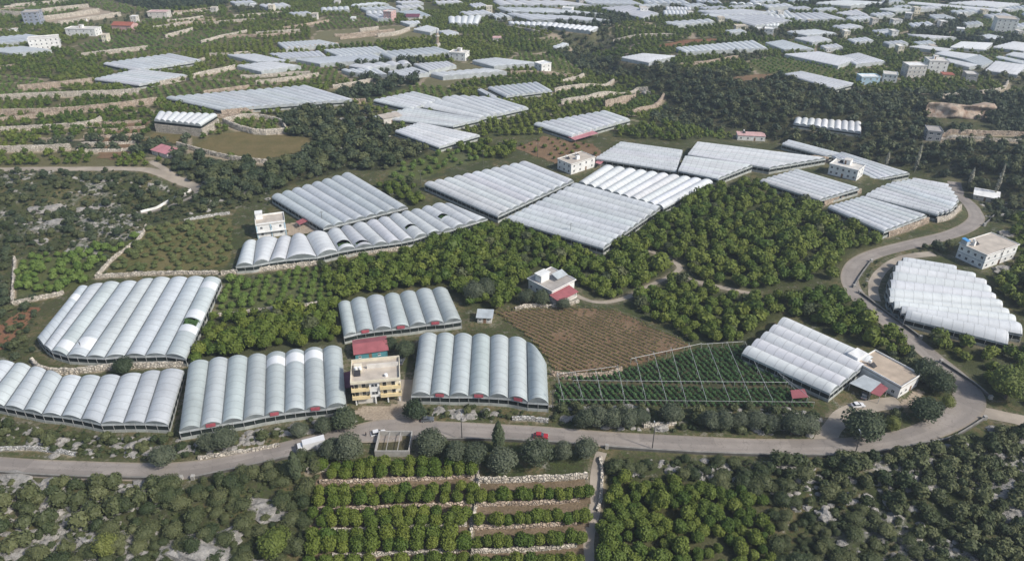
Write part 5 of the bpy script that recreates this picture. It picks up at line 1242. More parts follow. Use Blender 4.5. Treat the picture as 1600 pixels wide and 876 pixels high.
parapet('concrete road parapet along the middle stretch, above the terraces', [(690, 687), (760, 687), (860, 692), (930, 697)])
parapet('concrete road parapet above the lower grove', [(948, 699), (1050, 706), (1150, 711), (1310, 713)])
parapet('concrete road parapet climbing to the junction at right', [(1316, 713), (1380, 706), (1440, 694), (1484, 687), (1510, 673), (1538, 655)])
parapet('dark road parapet on the upper side of the right bend', [(1470, 566), (1500, 585), (1530, 606), (1552, 628)])
parapet('dark road parapet beside the narrow road above the stepped greenhouse', [(1343, 458), (1375, 482), (1410, 508), (1440, 530)])
parapet('short road parapet at the left side of the hairpin', [(1334, 449), (1345, 430), (1362, 408)])
parapet('road parapet at the hairpin behind the white house', [(1538, 352), (1548, 342), (1557, 333)])
R = stonewall('straight white parapet wall beside the dirt track bend at left', [(220, 333), (260, 316), (299, 298)], 1.3, .5, 'white', 'boundary_wall', .02, 2.0, None)
# ochre cliff
C = densify(np.array(g0([(1449, 182), (1490, 186), (1530, 186), (1558, 180)])), None, 3.0)
z = H(C[:, 0], C[:, 1]); c = C.mean(0); zc = float(z.mean()); k = len(C); rows = 9
V = []
for j in range(rows):
    f = j / (rows - 1); V.append(np.c_[C[:, 0] - c[0] + rng.normal(0, .5, k), C[:, 1] - c[1] + f * 3.5 + (fbm(C[:, 0], C[:, 1] + f * 30, 9, 4) - .5) * 11, z - zc - 2 + f * 11 * (1 - .35 * vn(C[:, 0], C[:, 1], 12, 2))])
V.append(np.c_[C - c + np.array((0, 14)), z - zc + 5]); rows += 1
V = np.stack(V, 1).reshape(-1, 3); Fq = [(i * rows + j, i * rows + j + 1, (i + 1) * rows + j + 1, (i + 1) * rows + j) for i in range(k - 1) for j in range(rows - 1)]
tag(link('cliff', mesh_np('cliff', V, Fq, 'cliff', True), None, (c[0], c[1], zc)), kind='structure')
# ------------------------------------------------------------------ plants
def ico(sub):
    bm = bmesh.new(); bmesh.ops.create_icosphere(bm, subdivisions=sub, radius=1)
    V = np.array([v.co[:] for v in bm.verts]); Fq = np.array([[v.index for v in f.verts] for f in bm.faces]); bm.free(); return V, Fq
ICO = {k: ico(k) for k in (1, 2, 3)}
def crown(seed, nleaf, leaf, sub=2, sq=.88, lump=.30, nl=9, core=.84, low=-.55, zc=1.0):
    """unit crown: a lumpy core covered in leaf sprays; returns vertices, triangles and the leaf shade value"""
    r = np.random.default_rng(seed)
    L = r.normal(size=(nl, 3)); L[:, 2] = L[:, 2] * .7 + .25; L /= np.linalg.norm(L, axis=1)[:, None]; amp = r.uniform(.4, 1, nl)
    def rad(d):
        q = (d @ L.T - .62) / .38
        return .80 + lump * np.max(np.clip(q, 0, 1) ** .8 * amp, axis=1) - .10
    V, Fq = ICO[sub]
    rr = rad(V) * core * (1 + r.normal(0, .035, len(V)))
    cv = V * rr[:, None]; cv[:, 2] *= np.where(cv[:, 2] < 0, .72, 1)
    d = r.normal(size=(nleaf * 2, 3)); d /= np.linalg.norm(d, axis=1)[:, None]; d = d[d[:, 2] > low][:nleaf]
    rd = rad(d) * r.uniform(.84, 1.07, len(d)); c = d * rd[:, None]; c[:, 2] *= np.where(c[:, 2] < 0, .72, 1)
    nn = d + r.normal(0, .55, d.shape); nn[:, 2] += .25; nn /= np.linalg.norm(nn, axis=1)[:, None]
    a = np.cross(nn, r.normal(size=nn.shape)); a /= np.linalg.norm(a, axis=1)[:, None]; b = np.cross(nn, a)
    s = leaf * r.uniform(.6, 1.35, len(d))[:, None]
    q = np.stack([c - a * s, c - b * s * .62, c + a * s, c + b * s * .62 + nn * s * .25], 1).reshape(-1, 3)
    n0 = len(cv); i = n0 + np.arange(len(d)) * 4
    T = np.vstack([Fq, np.c_[i, i + 1, i + 2], np.c_[i, i + 2, i + 3]])
    shade = np.r_[np.full(n0, .72), np.repeat(np.clip(r.normal(1.0, .22, len(d)), .6, 1.5), 4)]  # core set darker, painting the shadow inside the foliage; leaves vary at random
    A = np.vstack([cv, q]); A[:, 2] = A[:, 2] * sq + zc
    return A, T, shade
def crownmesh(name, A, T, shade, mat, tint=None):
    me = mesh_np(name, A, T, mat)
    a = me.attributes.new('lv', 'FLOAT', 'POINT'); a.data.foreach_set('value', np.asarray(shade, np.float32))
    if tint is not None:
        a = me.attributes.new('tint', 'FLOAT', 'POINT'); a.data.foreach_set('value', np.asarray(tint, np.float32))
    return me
def trunkmesh(name, h, r, mat, seed, limbs=3):
    mb = MB(); rr = random.Random(seed); top = (rr.uniform(-.1, .1), rr.uniform(-.1, .1), h)
    mb.tube((0, 0, -.35), top, r, r * .7, 7)
    for k in range(limbs):
        a = k * 2.1 + rr.random(); mb.tube(top, (top[0] + math.cos(a) * .45, top[1] + math.sin(a) * .45, h + .5), r * .6, r * .25, 5)
    return mb.mesh(name, mat)
NEARC = {}
def near_set(kind, specs, leafk, mat):
    out = []
    for i, kw in enumerate(specs):
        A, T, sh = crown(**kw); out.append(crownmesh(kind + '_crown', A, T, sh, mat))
    NEARC[kind] = (out, [trunkmesh(kind + '_trunk', .55, .085, 'bark', i) for i in range(3)])
near_set('orange', [dict(seed=10 + i, nleaf=560, leaf=.125, sq=.92, lump=.28, nl=14, zc=.92) for i in range(7)], 0, 'leaf_orange')
near_set('grove', [dict(seed=110 + i, nleaf=560, leaf=.125, sq=.95, lump=.26, nl=14, zc=.95) for i in range(6)], 0, 'leaf_grove')
near_set('young', [dict(seed=30 + i, nleaf=300, leaf=.16, sq=.85, lump=.3, nl=10, zc=.85) for i in range(4)], 0, 'leaf_young')
near_set('olive', [dict(seed=40 + i, nleaf=1500, leaf=.065, sq=.92, lump=.42, nl=12, zc=.98) for i in range(5)], 0, 'leaf_olive')
near_set('shrub', [dict(seed=60 + i, nleaf=800, leaf=.085, sq=.72, lump=.55, nl=9, zc=.58) for i in range(8)], 0, 'leaf_scrub')
near_set('dark', [dict(seed=80 + i, nleaf=1300, leaf=.07, sq=.85, lump=.42, nl=10, zc=.8) for i in range(4)], 0, 'leaf_dark')
near_set('yellow', [dict(seed=90 + i, nleaf=1300, leaf=.07, sq=.9, lump=.45, nl=10, zc=.9) for i in range(2)], 0, 'leaf_yellow')
def plant(name, label, cat, kind, x, y, r, hs=1.0, group=None, i=None):
    c, t = NEARC[kind]; i = int(rng.integers(len(c))) if i is None else i
    z = float(H(np.array([x]), np.array([y]))[0])
    root = thing(name, label, cat, (x, y, z), rng.uniform(0, 6.28), group); root.scale = (r * rng.uniform(.92, 1.08), r * rng.uniform(.92, 1.08), r * hs * rng.uniform(.9, 1.1))
    link('trunk' if cat != 'shrub' else 'stem', t[i % 3], root); link('crown', c[i % len(c)], root)
    return root
MASS = {}
def mass(kind, lod, x, y, r, hs, tint):
    MASS.setdefault((kind, lod), []).append((x, y, r, hs, tint))
LODC = {1: [crown(seed=200 + i, nleaf=150, leaf=.20, sub=2, sq=.9, lump=.36, nl=10, zc=.88) for i in range(6)],
        2: [crown(seed=300 + i, nleaf=44, leaf=.30, sub=1, sq=.9, lump=.4, nl=7, zc=.85) for i in range(6)]}
def inframe(x, y):
    px, py = proj(x, y); return -15 < px < 1615 and py < 892
def build_mass(name, label, cat, keys):
    Vs, Ts, Ss, Ti = [], [], [], []; off = 0
    for key in keys:
        if key not in MASS: continue
        P = np.array(MASS[key]); z = H(P[:, 0], P[:, 1]); var = LODC[key[1]]; pick = rng.integers(len(var), size=len(P)); rot = rng.uniform(0, 6.28, len(P))
        for v in range(len(var)):
            k = np.where(pick == v)[0]
            if not len(k): continue
            A, T, sh = var[v]; ca, sa = np.cos(rot[k])[:, None], np.sin(rot[k])[:, None]; r = P[k, 2][:, None]
            X = (A[:, 0] * ca - A[:, 1] * sa) * r + P[k, 0][:, None]; Y = (A[:, 0] * sa + A[:, 1] * ca) * r + P[k, 1][:, None]
            Zz = A[:, 2] * r * P[k, 3][:, None] + z[k][:, None]
            Vs.append(np.stack([X, Y, Zz], 2).reshape(-1, 3)); n = len(A)
            Ts.append((T[None] + (off + np.arange(len(k)) * n)[:, None, None]).reshape(-1, 3)); off += n * len(k)
            Ss.append(np.tile(sh, len(k))); Ti.append(np.repeat(P[k, 4], n))
    if not Vs: return
    kind = keys[0][0]
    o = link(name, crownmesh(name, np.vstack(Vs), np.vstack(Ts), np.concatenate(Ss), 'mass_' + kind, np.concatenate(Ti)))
    tag(o, label, cat, None, 'stuff')
# where nothing may grow
GHP = [p for p, z, m in PADS]
_fieldblock = [FW[i][1] for i in (0, 1, 2, 3, 4, 6, 7, 8, 9, 10, 13, 16)]
def blocked(x, y, r=1.5, fields=True):
    b = np.zeros(len(x), bool)
    for P in GHP:
        A = np.array(P); lo = A.min(0) - 6; hi = A.max(0) + 6
        m = np.where((x > lo[0]) & (x < hi[0]) & (y > lo[1]) & (y < hi[1]))[0]
        if len(m):
            d, _ = segdist(x[m], y[m], P + [P[0]]); dn = inpoly(x[m], y[m] , P) | (d < r) | inpoly(x[m], y[m] + 2.0 * r, P)
            b[m] |= dn
    d, _ = segdist(x, y, ROADC[::3]); b |= d < 4.6 + r * .5
    d, _ = segdist(x, y, _J); b |= d < 8
    for nm, C, hw in PATHS:
        d, _ = segdist(x, y, C[::2] if len(C) > 8 else C); b |= d < hw + r * .45
        if r > 1: b |= segdist(x, y + r * 1.3, C[::2] if len(C) > 8 else C)[0] < hw + .4
    for C, h, py in WALLC:
        lo = C.min(0) - 9; hi = C.max(0) + 9; m = np.where((x > lo[0]) & (x < hi[0]) & (y > lo[1]) & (y < hi[1]))[0]
        if len(m): b[m] |= segdist(x[m], y[m] + r * .9 + (1.0 if py < 300 else 0), C)[0] < r * .7 + (1.6 if py < 300 else .3)
    for C in FARW:
        lo = C.min(0) - 9; hi = C.max(0) + 9; m = np.where((x > lo[0]) & (x < hi[0]) & (y > lo[1]) & (y < hi[1]))[0]
        if len(m): b[m] |= segdist(x[m], y[m] + 2.2, C)[0] < 2.6
    if fields:
        for P in _fieldblock: b |= inpoly(x, y, P)
    return b
_J = g0([(1500, 655), (1515, 625)])
def gridpts(poly, sp, rot, jit):
    P = np.array(poly); c = P.mean(0); R_ = np.hypot(*(P - c).T).max() + sp
    k = np.arange(-R_, R_, sp); X, Y = np.meshgrid(k, k); X = X.ravel() + rng.normal(0, jit, X.size); Y = Y.ravel() + rng.normal(0, jit, Y.size)
    a = math.radians(rot); x = c[0] + X * math.cos(a) - Y * math.sin(a); y = c[1] + X * math.sin(a) + Y * math.cos(a)
    m = inpoly(x, y, poly); return x[m], y[m]
cand = []   # orange trees of every grove: x, y, r, kind, label, group
# terrace rows below the road
rows = [((506, 734), (738, 728), 13), ((520, 746), (738, 742), 12), ((500, 775), (736, 769), 13), ((500, 789), (736, 783), 12), ((492, 811), (728, 806), 12), ((500, 822), (722, 817), 12),
        ((488, 846), (728, 842), 11), ((490, 861), (724, 856), 11), ((484, 885), (724, 880), 11), ((754, 783), (918, 778), 12), ((752, 819), (914, 813), 12), ((748, 855), (908, 848), 11), ((744, 888), (904, 882), 11)]
for k, (a, b, n) in enumerate(rows):
    left = k < 9
    for i in range(n):
        t = i / (n - 1); q = at0(np.array([a[0] + (b[0] - a[0]) * t + rng.normal(0, 2)]), np.array([a[1] + (b[1] - a[1]) * t + rng.normal(0, 1)]))
        big = 1.2 if 6 <= k <= 7 and rng.random() < .7 else 1
        wl = ('orange tree in the terrace row nearest the water tank, below the road' if k == 0 else 'orange tree on the left stone terraces below the road, among the lower rows') if left else 'orange tree on the right stone terraces below the road, beside the upright rubble wall'
        wg = ('orange trees of the top left terrace row' if k == 0 else 'orange trees of the left terraces') if left else 'orange trees of the right terraces'
        cand.append((float(q[0][0]), float(q[1][0]), rng.uniform(1.75, 2.2) * big, 'orange', wl, wg))
for nm, poly, sp, rr, kind, rot, jit, lb, gp in ORCH:
    if poly is None: continue
    x, y = gridpts(poly, sp, rot, jit); m = ~blocked(x, y, 1.6, nm not in ('brown', 'olives')); x, y = x[m], y[m]
    keep = rng.random(len(x)) > (.06 if kind != 'olive' else .1); x, y = x[keep], y[keep]
    for a, b in zip(x, y): cand.append((a, b, rng.uniform(*rr) * float(np.clip(rng.normal(1, .14), .62, 1.3)) * (.8 + .4 * float(vn(np.array([a]), np.array([b]), 28, 8)[0])), kind, lb, gp))
cand.sort(key=lambda c: math.hypot(c[0], c[1]))
cnt = {'grove': 0, 'orange': 0, 'young': 0, 'olive': 0}
for x, y, r, kind, lb, gp in cand:
    hs = rng.uniform(.85, 1.3) if kind != 'olive' else rng.uniform(.6, .85)
    lim = {'grove': 298, 'orange': 298, 'young': 120, 'olive': 0}[kind]; key = 'orange' if kind == 'grove' else kind
    if lb and cnt[key] < lim and inframe(x, y):
        cnt[key] += 1; plant('orange_tree' if kind in ('orange', 'grove') else 'young_tree', lb, 'tree', kind, x, y, r, hs, gp)
    else: mass('scrub' if kind == 'orange' and rng.random() < .05 else kind, 1 if y < 420 else 2, x, y, r, hs, np.clip(rng.normal(.45, .28) + .5 * (vn(np.array([x]), np.array([y]), 40, 6)[0] - .5), 0, 1))
# scrub
sc = []
for P, sp, r0, r1, den, lb, gp in SCRUB:
    x, y = gridpts(P, sp, 17, sp * .42); m = ~blocked(x, y, 1.6); x, y = x[m], y[m]
    dn = fbm(x, y, 16, 61); keep = rng.random(len(x)) < den * np.clip(.35 + 1.3 * dn, 0, 1.0); x, y, dn = x[keep], y[keep], dn[keep]
    r = r0 + (r1 - r0) * rng.random(len(x)) ** 1.7
    for i in range(len(x)): sc.append((x[i], y[i], r[i], lb, gp, dn[i]))
sc.sort(key=lambda c: math.hypot(c[0], c[1]) - 8 * c[2])
ns = 0
for x, y, r, lb, gp, dn in sc:
    if lb and ns < 290 and inframe(x, y):
        ns += 1; k = rng.random()
        o = plant('shrub', lb, 'shrub', 'shrub', x, y, r, rng.uniform(.85, 1.25), gp)
    else:
        kind = 'dark' if (lb is None and rng.random() < .45) else 'scrub'
        mass(kind, 1 if y < 400 else 2, x, y, r, rng.uniform(.8, 1.2), rng.random())
# wild undergrowth: small tufts between the shrubs
for P, sp, r0, r1, den, lb, gp in SCRUB:
    x, y = gridpts(P, 1.9, 40, .9); m = ~blocked(x, y, .6); x, y = x[m], y[m]; keep = rng.random(len(x)) < .62 * np.clip(1.7 * fbm(x, y, 9, 71), 0, 1); x, y = x[keep], y[keep]
    for i in range(len(x)): mass('tuft', 2, x[i], y[i], rng.uniform(.3, 1.0), rng.uniform(.5, .9), rng.random() * .7)
# the far patchwork
b0 = np.array(FB).min(0); b1 = np.array(FB).max(0)
for i, (sx_, sy_) in enumerate(SEED):
    ty = STYPE[i]
    if ty == 4 and rng.random() < .6: continue
    sp = (4.9, 5.2, 5.6, 4.8, 9.0)[ty]; k = np.arange(-75, 75, sp); X, Y = np.meshgrid(k, k * 1.12)
    jt = (.5, .4, 2.2, 1.8, 3.0)[ty]; X = X.ravel() + rng.normal(0, jt, X.size); Y = Y.ravel() + rng.normal(0, jt, Y.size)
    a = SROT[i]; x = sx_ + X * math.cos(a) - Y * math.sin(a); y = sy_ + X * math.sin(a) + Y * math.cos(a)
    m = inpoly(x, y, FB); x, y = x[m], y[m]
    if not len(x): continue
    idx, e = vor(x, y); m = (idx == i) & (e > 2.5); x, y = x[m], y[m]
    if not len(x): continue
    ex = np.zeros(len(x), bool)
    for P in SCRUB[:]: ex |= inpoly(x, y, P[0])
    for o in ORCH:
        if o[1] is not None: ex |= inpoly(x, y, o[1])
    m = ~(ex | blocked(x, y, 1.5)); x, y = x[m], y[m]
    tb = rng.uniform(.15, .85); kind = ('orange', 'young', 'scrub', 'dark', 'scrub')[ty]
    for q in range(len(x)):
        if rng.random() < (.16 if SLEFT[i] else .05): continue
        mass(kind, 2, x[q], y[q], rng.uniform(*((1.8, 2.5), (1.2, 1.8), (1.2, 3.0), (1.8, 3.6), (1.0, 2.2))[ty]), rng.uniform(.9, 1.3), np.clip(tb + rng.normal(0, .2), 0, 1))
M['mass_tuft'] = M['mass_scrub']
build_mass('orange_groves', 'dense dark green orange groves filling the land between the greenhouses and the far plain', 'orchard', [('orange', 1), ('orange', 2)])
build_mass('lower_grove', 'further yellow green orange trees filling the dense grove below the road', 'orchard', [('grove', 1), ('grove', 2)])
build_mass('young_groves', 'lighter green young groves scattered over the middle and far land', 'orchard', [('young', 1), ('young', 2)])
build_mass('olive_rows', 'small grey green olive trees on the tan field at left', 'olive grove', [('olive', 1), ('olive', 2)])
build_mass('scrub', 'grey green scrub over the rocky slopes and the ravine', 'scrub', [('scrub', 1), ('scrub', 2)])
build_mass('woodland', 'dark woodland of the ravine and the knoll in the middle', 'woodland', [('dark', 1), ('dark', 2)])
build_mass('undergrowth', 'low tufts of herbs between the shrubs and rocks', 'undergrowth', [('tuft', 2)])

for (lab, A_, B_, n_, o_), (ax, bx, zg, eave) in zip(GH, GHW):
    for k, s0, s1 in o_.get('hole', ()):
        V_, T_, S_, off = [], [], [], 0; gr = [q for q in bpy.data.objects if q.get('label') == lab][0]; org = np.array(gr.location)
        for j in range(26):
            s = s0 + (s1 - s0) * rng.random(); t = rng.uniform(.15, .85); p_ = (ax[k] * (1 - t) + ax[k + 1] * t) * (1 - s) + (bx[k] * (1 - t) + bx[k + 1] * t) * s
            A, T, sh = LODC[2][j % 6]; r = rng.uniform(.6, 1.0); V_.append(A * r + np.array((p_[0] - org[0], p_[1] - org[1], eave - rng.uniform(.4, 1.0)))); T_.append(T + off); off += len(A); S_.append(sh)
        link('plants', crownmesh('plants', np.vstack(V_), np.vstack(T_), np.concatenate(S_), 'leaf_crop'), gr)
# trees that stand out
def big(label, px, py, r, kind='olive', hs=1.0, group=None, name='olive_tree'):
    q = at(px, py); return plant(name, label, 'tree', kind, q[0], q[1], r, hs, group)
big('large olive tree beside the water tank, between the truck and the tank', 546, 718, 4.6)
big('smaller olive tree just right of the white truck', 518, 716, 3.4)
big('large olive tree at the upper right corner of the water tank', 676, 706, 4.4)
big('low spreading olive tree right of the water tank', 712, 718, 3.6)
big('olive tree over the road parapet near the tall lamp post', 742, 722, 3.6)
big('grey olive tree left of the red car, above the terraces', 786, 736, 4.2)
big('large olive tree right below the red car', 838, 724, 4.6)
big('olive tree second to the right of the red car', 880, 716, 3.0)
big('olive tree third to the right of the red car, beside the upright rubble wall', 914, 714, 3.2)
big('dark bushy tree at the right end of the eight bay greenhouse', 541, 668, 4.2, 'dark', 1.15, None, 'broadleaf_tree')
big('bushy olive tree in front of the eight bay greenhouse, second from its right end', 508, 674, 3.0)
big('olive tree in front of the middle of the eight bay greenhouse', 470, 680, 2.6)
big('wide olive tree above the road bend left of the truck', 355, 700, 3.8)
big('second olive tree above the road bend, touching the first', 330, 702, 3.2)
big('grey leafless looking olive tree above the road at left', 258, 724, 3.4)
big('round dark tree between the two left greenhouses', 196, 584, 3.6, 'dark', 1.1, None, 'broadleaf_tree')
big('large round dark tree beside the driveway of the carport house', 1346, 684, 6.2, 'dark', .95, None, 'broadleaf_tree')
big('dark bushy tree below the yard of the carport house', 1442, 654, 5.0, 'dark', 1.0, None, 'broadleaf_tree')
big('small yellow green bush beside the junction', 1478, 637, 2.4, 'yellow', 1.0, None, 'broadleaf_tree')
big('yellow green bush in front of the round dark tree', 1392, 672, 2.4, 'yellow', 1.0, None, 'broadleaf_tree')
big('tall light green tree at the right edge above the junction', 1572, 622, 6.6, 'yellow', 1.05, None, 'broadleaf_tree')
big('dark tree behind the carport house, left of the road', 1440, 596, 5.2, 'dark', 1.0, None, 'broadleaf_tree')
big('second dark tree behind the carport house, nearer the bend', 1466, 612, 4.6, 'dark', 1.0, None, 'broadleaf_tree')
big('dark tree at the driveway entrance beside the seven bay greenhouse', 648, 654, 3.8, 'dark', 1.1, None, 'broadleaf_tree')
big('tree behind the yellow apartment house near the red shed', 634, 556, 3.6, 'dark', 1.0, None, 'broadleaf_tree')
big('small dark tree right of the red roofed shed', 610, 546, 3.0, 'dark', 1.0, None, 'broadleaf_tree')
big('grey olive tree beside the tiny hut, at its left', 742, 470, 4.2)
big('grey olive tree behind the tiny hut', 762, 462, 4.4)
big('olive tree in front of the villa porch', 880, 484, 2.6)
big('dark tree hiding the left wall of the villa', 846, 476, 3.6, 'dark', 1.1, None, 'broadleaf_tree')
big('olive tree left of the villa', 822, 474, 3.2)
for k, (px, py, r) in enumerate([(912, 668, 3.4), (934, 664, 3.6), (956, 667, 3.4), (978, 666, 3.6), (1000, 662, 3.0), (1048, 660, 3.4), (1108, 668, 3.6), (1128, 670, 3.4), (1152, 668, 3.0), (1180, 668, 3.4), (1204, 672, 3.0), (1236, 678, 4.0), (1258, 676, 3.6)]):
    big('olive tree in the loose row above the road, below the vegetable frames', px, py, r, 'olive', 1.0, 'olive trees above the road')
big('pale green bush at the lower left edge of the terraces', 432, 862, 4.2, 'yellow', .9, None, 'broadleaf_tree')
big('yellowish tree near the lower left corner', 172, 862, 3.2, 'yellow', 1.0, None, 'broadleaf_tree')
# cypress and bare poplars
def column_tree(name, label, px, py, h, r, leafm, group=None, n=900):
    q = at(px, py); R = thing(name, label, 'tree', q, 0, group)
    MB().tube((0, 0, -.4), (0, 0, h * .5), .22, .12, 7).build('trunk', 'palebark' if leafm == 'leaf_bare' else 'bark', R)
    t = rng.random(n) ** .8; ang = rng.uniform(0, 6.28, n); z = h * (.08 + .92 * t); prof = np.sin(np.pi * np.clip(.12 + .88 * (1 - t), 0, 1)) ** .7 * (1 - t) ** .35
    rad = r * prof * rng.uniform(.5, 1.05, n); c = np.c_[np.cos(ang) * rad, np.sin(ang) * rad, z]
    d = np.c_[np.cos(ang), np.sin(ang), rng.uniform(.2, 1, n)]; a = np.cross(d, rng.normal(size=d.shape)); a /= np.linalg.norm(a, axis=1)[:, None]; b = np.cross(d, a); b /= np.linalg.norm(b, axis=1)[:, None]
    s = rng.uniform(.18, .5, n)[:, None]; b = b * .5; b[:, 2] += .4
    V = np.stack([c - a * s, c - b * s, c + a * s, c + b * s * 1.6], 1).reshape(-1, 3); i = np.arange(n) * 4
    link('crown', crownmesh('crown', V, np.vstack([np.c_[i, i + 1, i + 2], np.c_[i, i + 2, i + 3]]), np.repeat(np.clip(rng.normal(1, .2, n), .6, 1.5), 4), leafm), R)
M['leaf_bare'] = leafmat('leaf_bare', (0.20, 0.20, 0.15), (0.26, 0.25, 0.20), False)
column_tree('cypress_tree', 'dark pointed cypress in front of the white truck', 465, 752, 11.0, 2.3, 'leaf_dark', None, 1600)
column_tree('cypress_tree', 'dark ragged cypress standing over the road right of the lamp post', 779, 706, 11.5, 2.4, 'leaf_dark', None, 1500)
for px, py, h in ((1429, 268, 17), (1513, 293, 12), (1554, 305, 20), (1383, 262, 10)):
    column_tree('poplar_tree', 'slim pale leafless poplar in the dark ravine scrub', px, py, h, 1.5, 'leaf_bare', 'bare poplars in the ravine', 420)

# ------------------------------------------------------------------ rocks
def boulder(label, px, py, r, hs=.5, mat='rock', group=None, name='boulder', ex=1.0):
    q = at(px, py); A, T = ICO[3]; rr = 1 + .7 * (fbm(A[:, 0] * 5 + px, A[:, 1] * 5 + A[:, 2] * 7 + py, 3, 11) - .5) + .5 * (vn(A[:, 0] * 9 + px, A[:, 2] * 9 + A[:, 1] * 6, 2, 3) - .5)
    V = A * rr[:, None]; V = np.round(V * 3.2) / 3.2 * .5 + V * .5
    o = link(name, mesh_np(name, V * np.array((r * ex, r, r * hs)), T, mat), None, (q[0], q[1], q[2] - r * hs * .35)); o.rotation_euler = (0, 0, rng.uniform(-.4, .4))
    tag(o, label, 'rock', group); return o
for lab, px, py, r, hs, ex in [('large pale limestone outcrop at the bottom edge left of the terraces', 318, 862, 6.5, .45, 1.7), ('limestone outcrop above the large pale one', 355, 838, 3.6, .5, 1.3), ('grey limestone outcrop at the lower left slope', 150, 845, 3.6, .5, 1.4),
     ('tall grey rock between the shrubs at the lower left', 152, 812, 2.2, 1.1, .9), ('grey rock shelf at the bottom left corner', 20, 862, 4.0, .45, 1.6), ('long white rock ledge under the road at left', 238, 764, 3.0, .45, 2.2), ('white rock ledge below the left parapet', 30, 752, 3.0, .35, 2.4),
     ('second white rock ledge below the left parapet', 82, 756, 2.6, .35, 2.0), ('white rubble patch left of the terraces', 412, 792, 4.2, .4, 1.5), ('pale rock shelf at the right edge', 1582, 775, 6.0, .35, 1.2), ('pale rock at the right edge, upper', 1560, 740, 2.6, .5, 1.3),
     ('white boulder just below the right parapet', 1410, 718, 1.8, .9, 1.1), ('pair of pale rocks beside the white boulder', 1376, 716, 1.6, .8, 1.4), ('pale rock in the shrubs below the parapet at right', 1330, 724, 1.6, .7, 1.4), ('grey rock face among shrubs at the lower right', 1420, 850, 3.0, .8, 1.3),
     ('grey rock low on the right slope', 1470, 865, 2.6, .7, 1.5), ('pale rock face in the middle of the right slope', 1290, 806, 2.4, .9, 1.3), ('grey rock at the head of the right slope', 1222, 726, 2.2, .7, 1.5), ('pale rock face above the lower grove, first', 1112, 742, 2.4, 1.1, .8), ('pale rock face above the lower grove, second', 1092, 744, 2.2, 1.1, .8),
     ('pale rock face above the lower grove, third', 990, 735, 2.4, .8, 1.5), ('pale rock face above the lower grove, fourth', 1160, 748, 1.9, 1.0, .9), ('rock outcrop beside the dirt track bend', 334, 282, 3.2, .7, 1.4), ('pale rock field on the left slope, upper', 75, 326, 5.0, .5, 1.9), ('pale rock field on the left slope, right end', 112, 330, 4.0, .5, 1.8),
     ('pale rock field on the left slope, lower', 90, 348, 4.0, .4, 1.8), ('grey rock near the light green grove', 62, 378, 3.0, .5, 1.6), ('white rock above the light green grove', 214, 366, 2.2, .7, 1.4), ('pale rock on the track hillside at left', 165, 320, 3.0, .5, 1.6), ('grey rock beside the pink roofed hut', 205, 244, 3.0, .7, 1.2),
     ('pale spur of rock at the tip of the green terraces', 1010, 146, 5.0, .9, .8), ('white rocks beside the stone bank by the road', 1030, 668, 2.0, .6, 1.5), ('brown rocks beside the white house at right', 1568, 424, 3.6, .7, 1.3), ('pale rock bank beyond the hairpin', 1572, 365, 3.4, .5, 1.2)]:
    boulder(lab, px, py, r, hs, 'rock', None, 'boulder', ex)
Vs, Ts, off = [], [], 0
A, T = ICO[2]
for si, per in ((0, 700), (1, 700), (2, 260), (3, 220), (5, 420), (6, 60), (8, 60), (11, 60)):
    P = np.array(SCRUB[si][0]); lo, hi = P.min(0), P.max(0); x = rng.uniform(lo[0], hi[0], per * 4); y = rng.uniform(lo[1], hi[1], per * 4)
    m = inpoly(x, y, SCRUB[si][0]) & (fbm(x, y, 17, 77) > .45); x, y = x[m][:per], y[m][:per]; m = ~blocked(x, y, .8); x, y = x[m], y[m]; z = H(x, y)
    for i in range(len(x)):
        r = rng.uniform(.25, 1.5) * rng.random() ** .6 + .2; rr = 1 + .6 * (vn(A[:, 0] * 4 + x[i], A[:, 1] * 4 + A[:, 2] * 5 + y[i], 2, 3) - .5)
        V = np.round(A * rr[:, None] * 2.4) / 2.4 * .5 + A * rr[:, None] * .5
        Vs.append(V * np.array((r * 1.3, r, r * .65)) + np.array((x[i], y[i], z[i]))); Ts.append(T + off); off += len(A)
o = link('rubble', mesh_np('rubble', np.vstack(Vs), np.vstack(Ts), 'rock')); tag(o, 'loose limestone rubble on the rocky slopes', 'rubble', None, 'stuff')

# ------------------------------------------------------------------ crops, trellis, frames
def world_lerp(a, b, t): return a + (b - a) * t
M['mass_vine'] = leafmat('mass_vine', (0.10, 0.10, 0.035), (0.16, 0.14, 0.05), True)
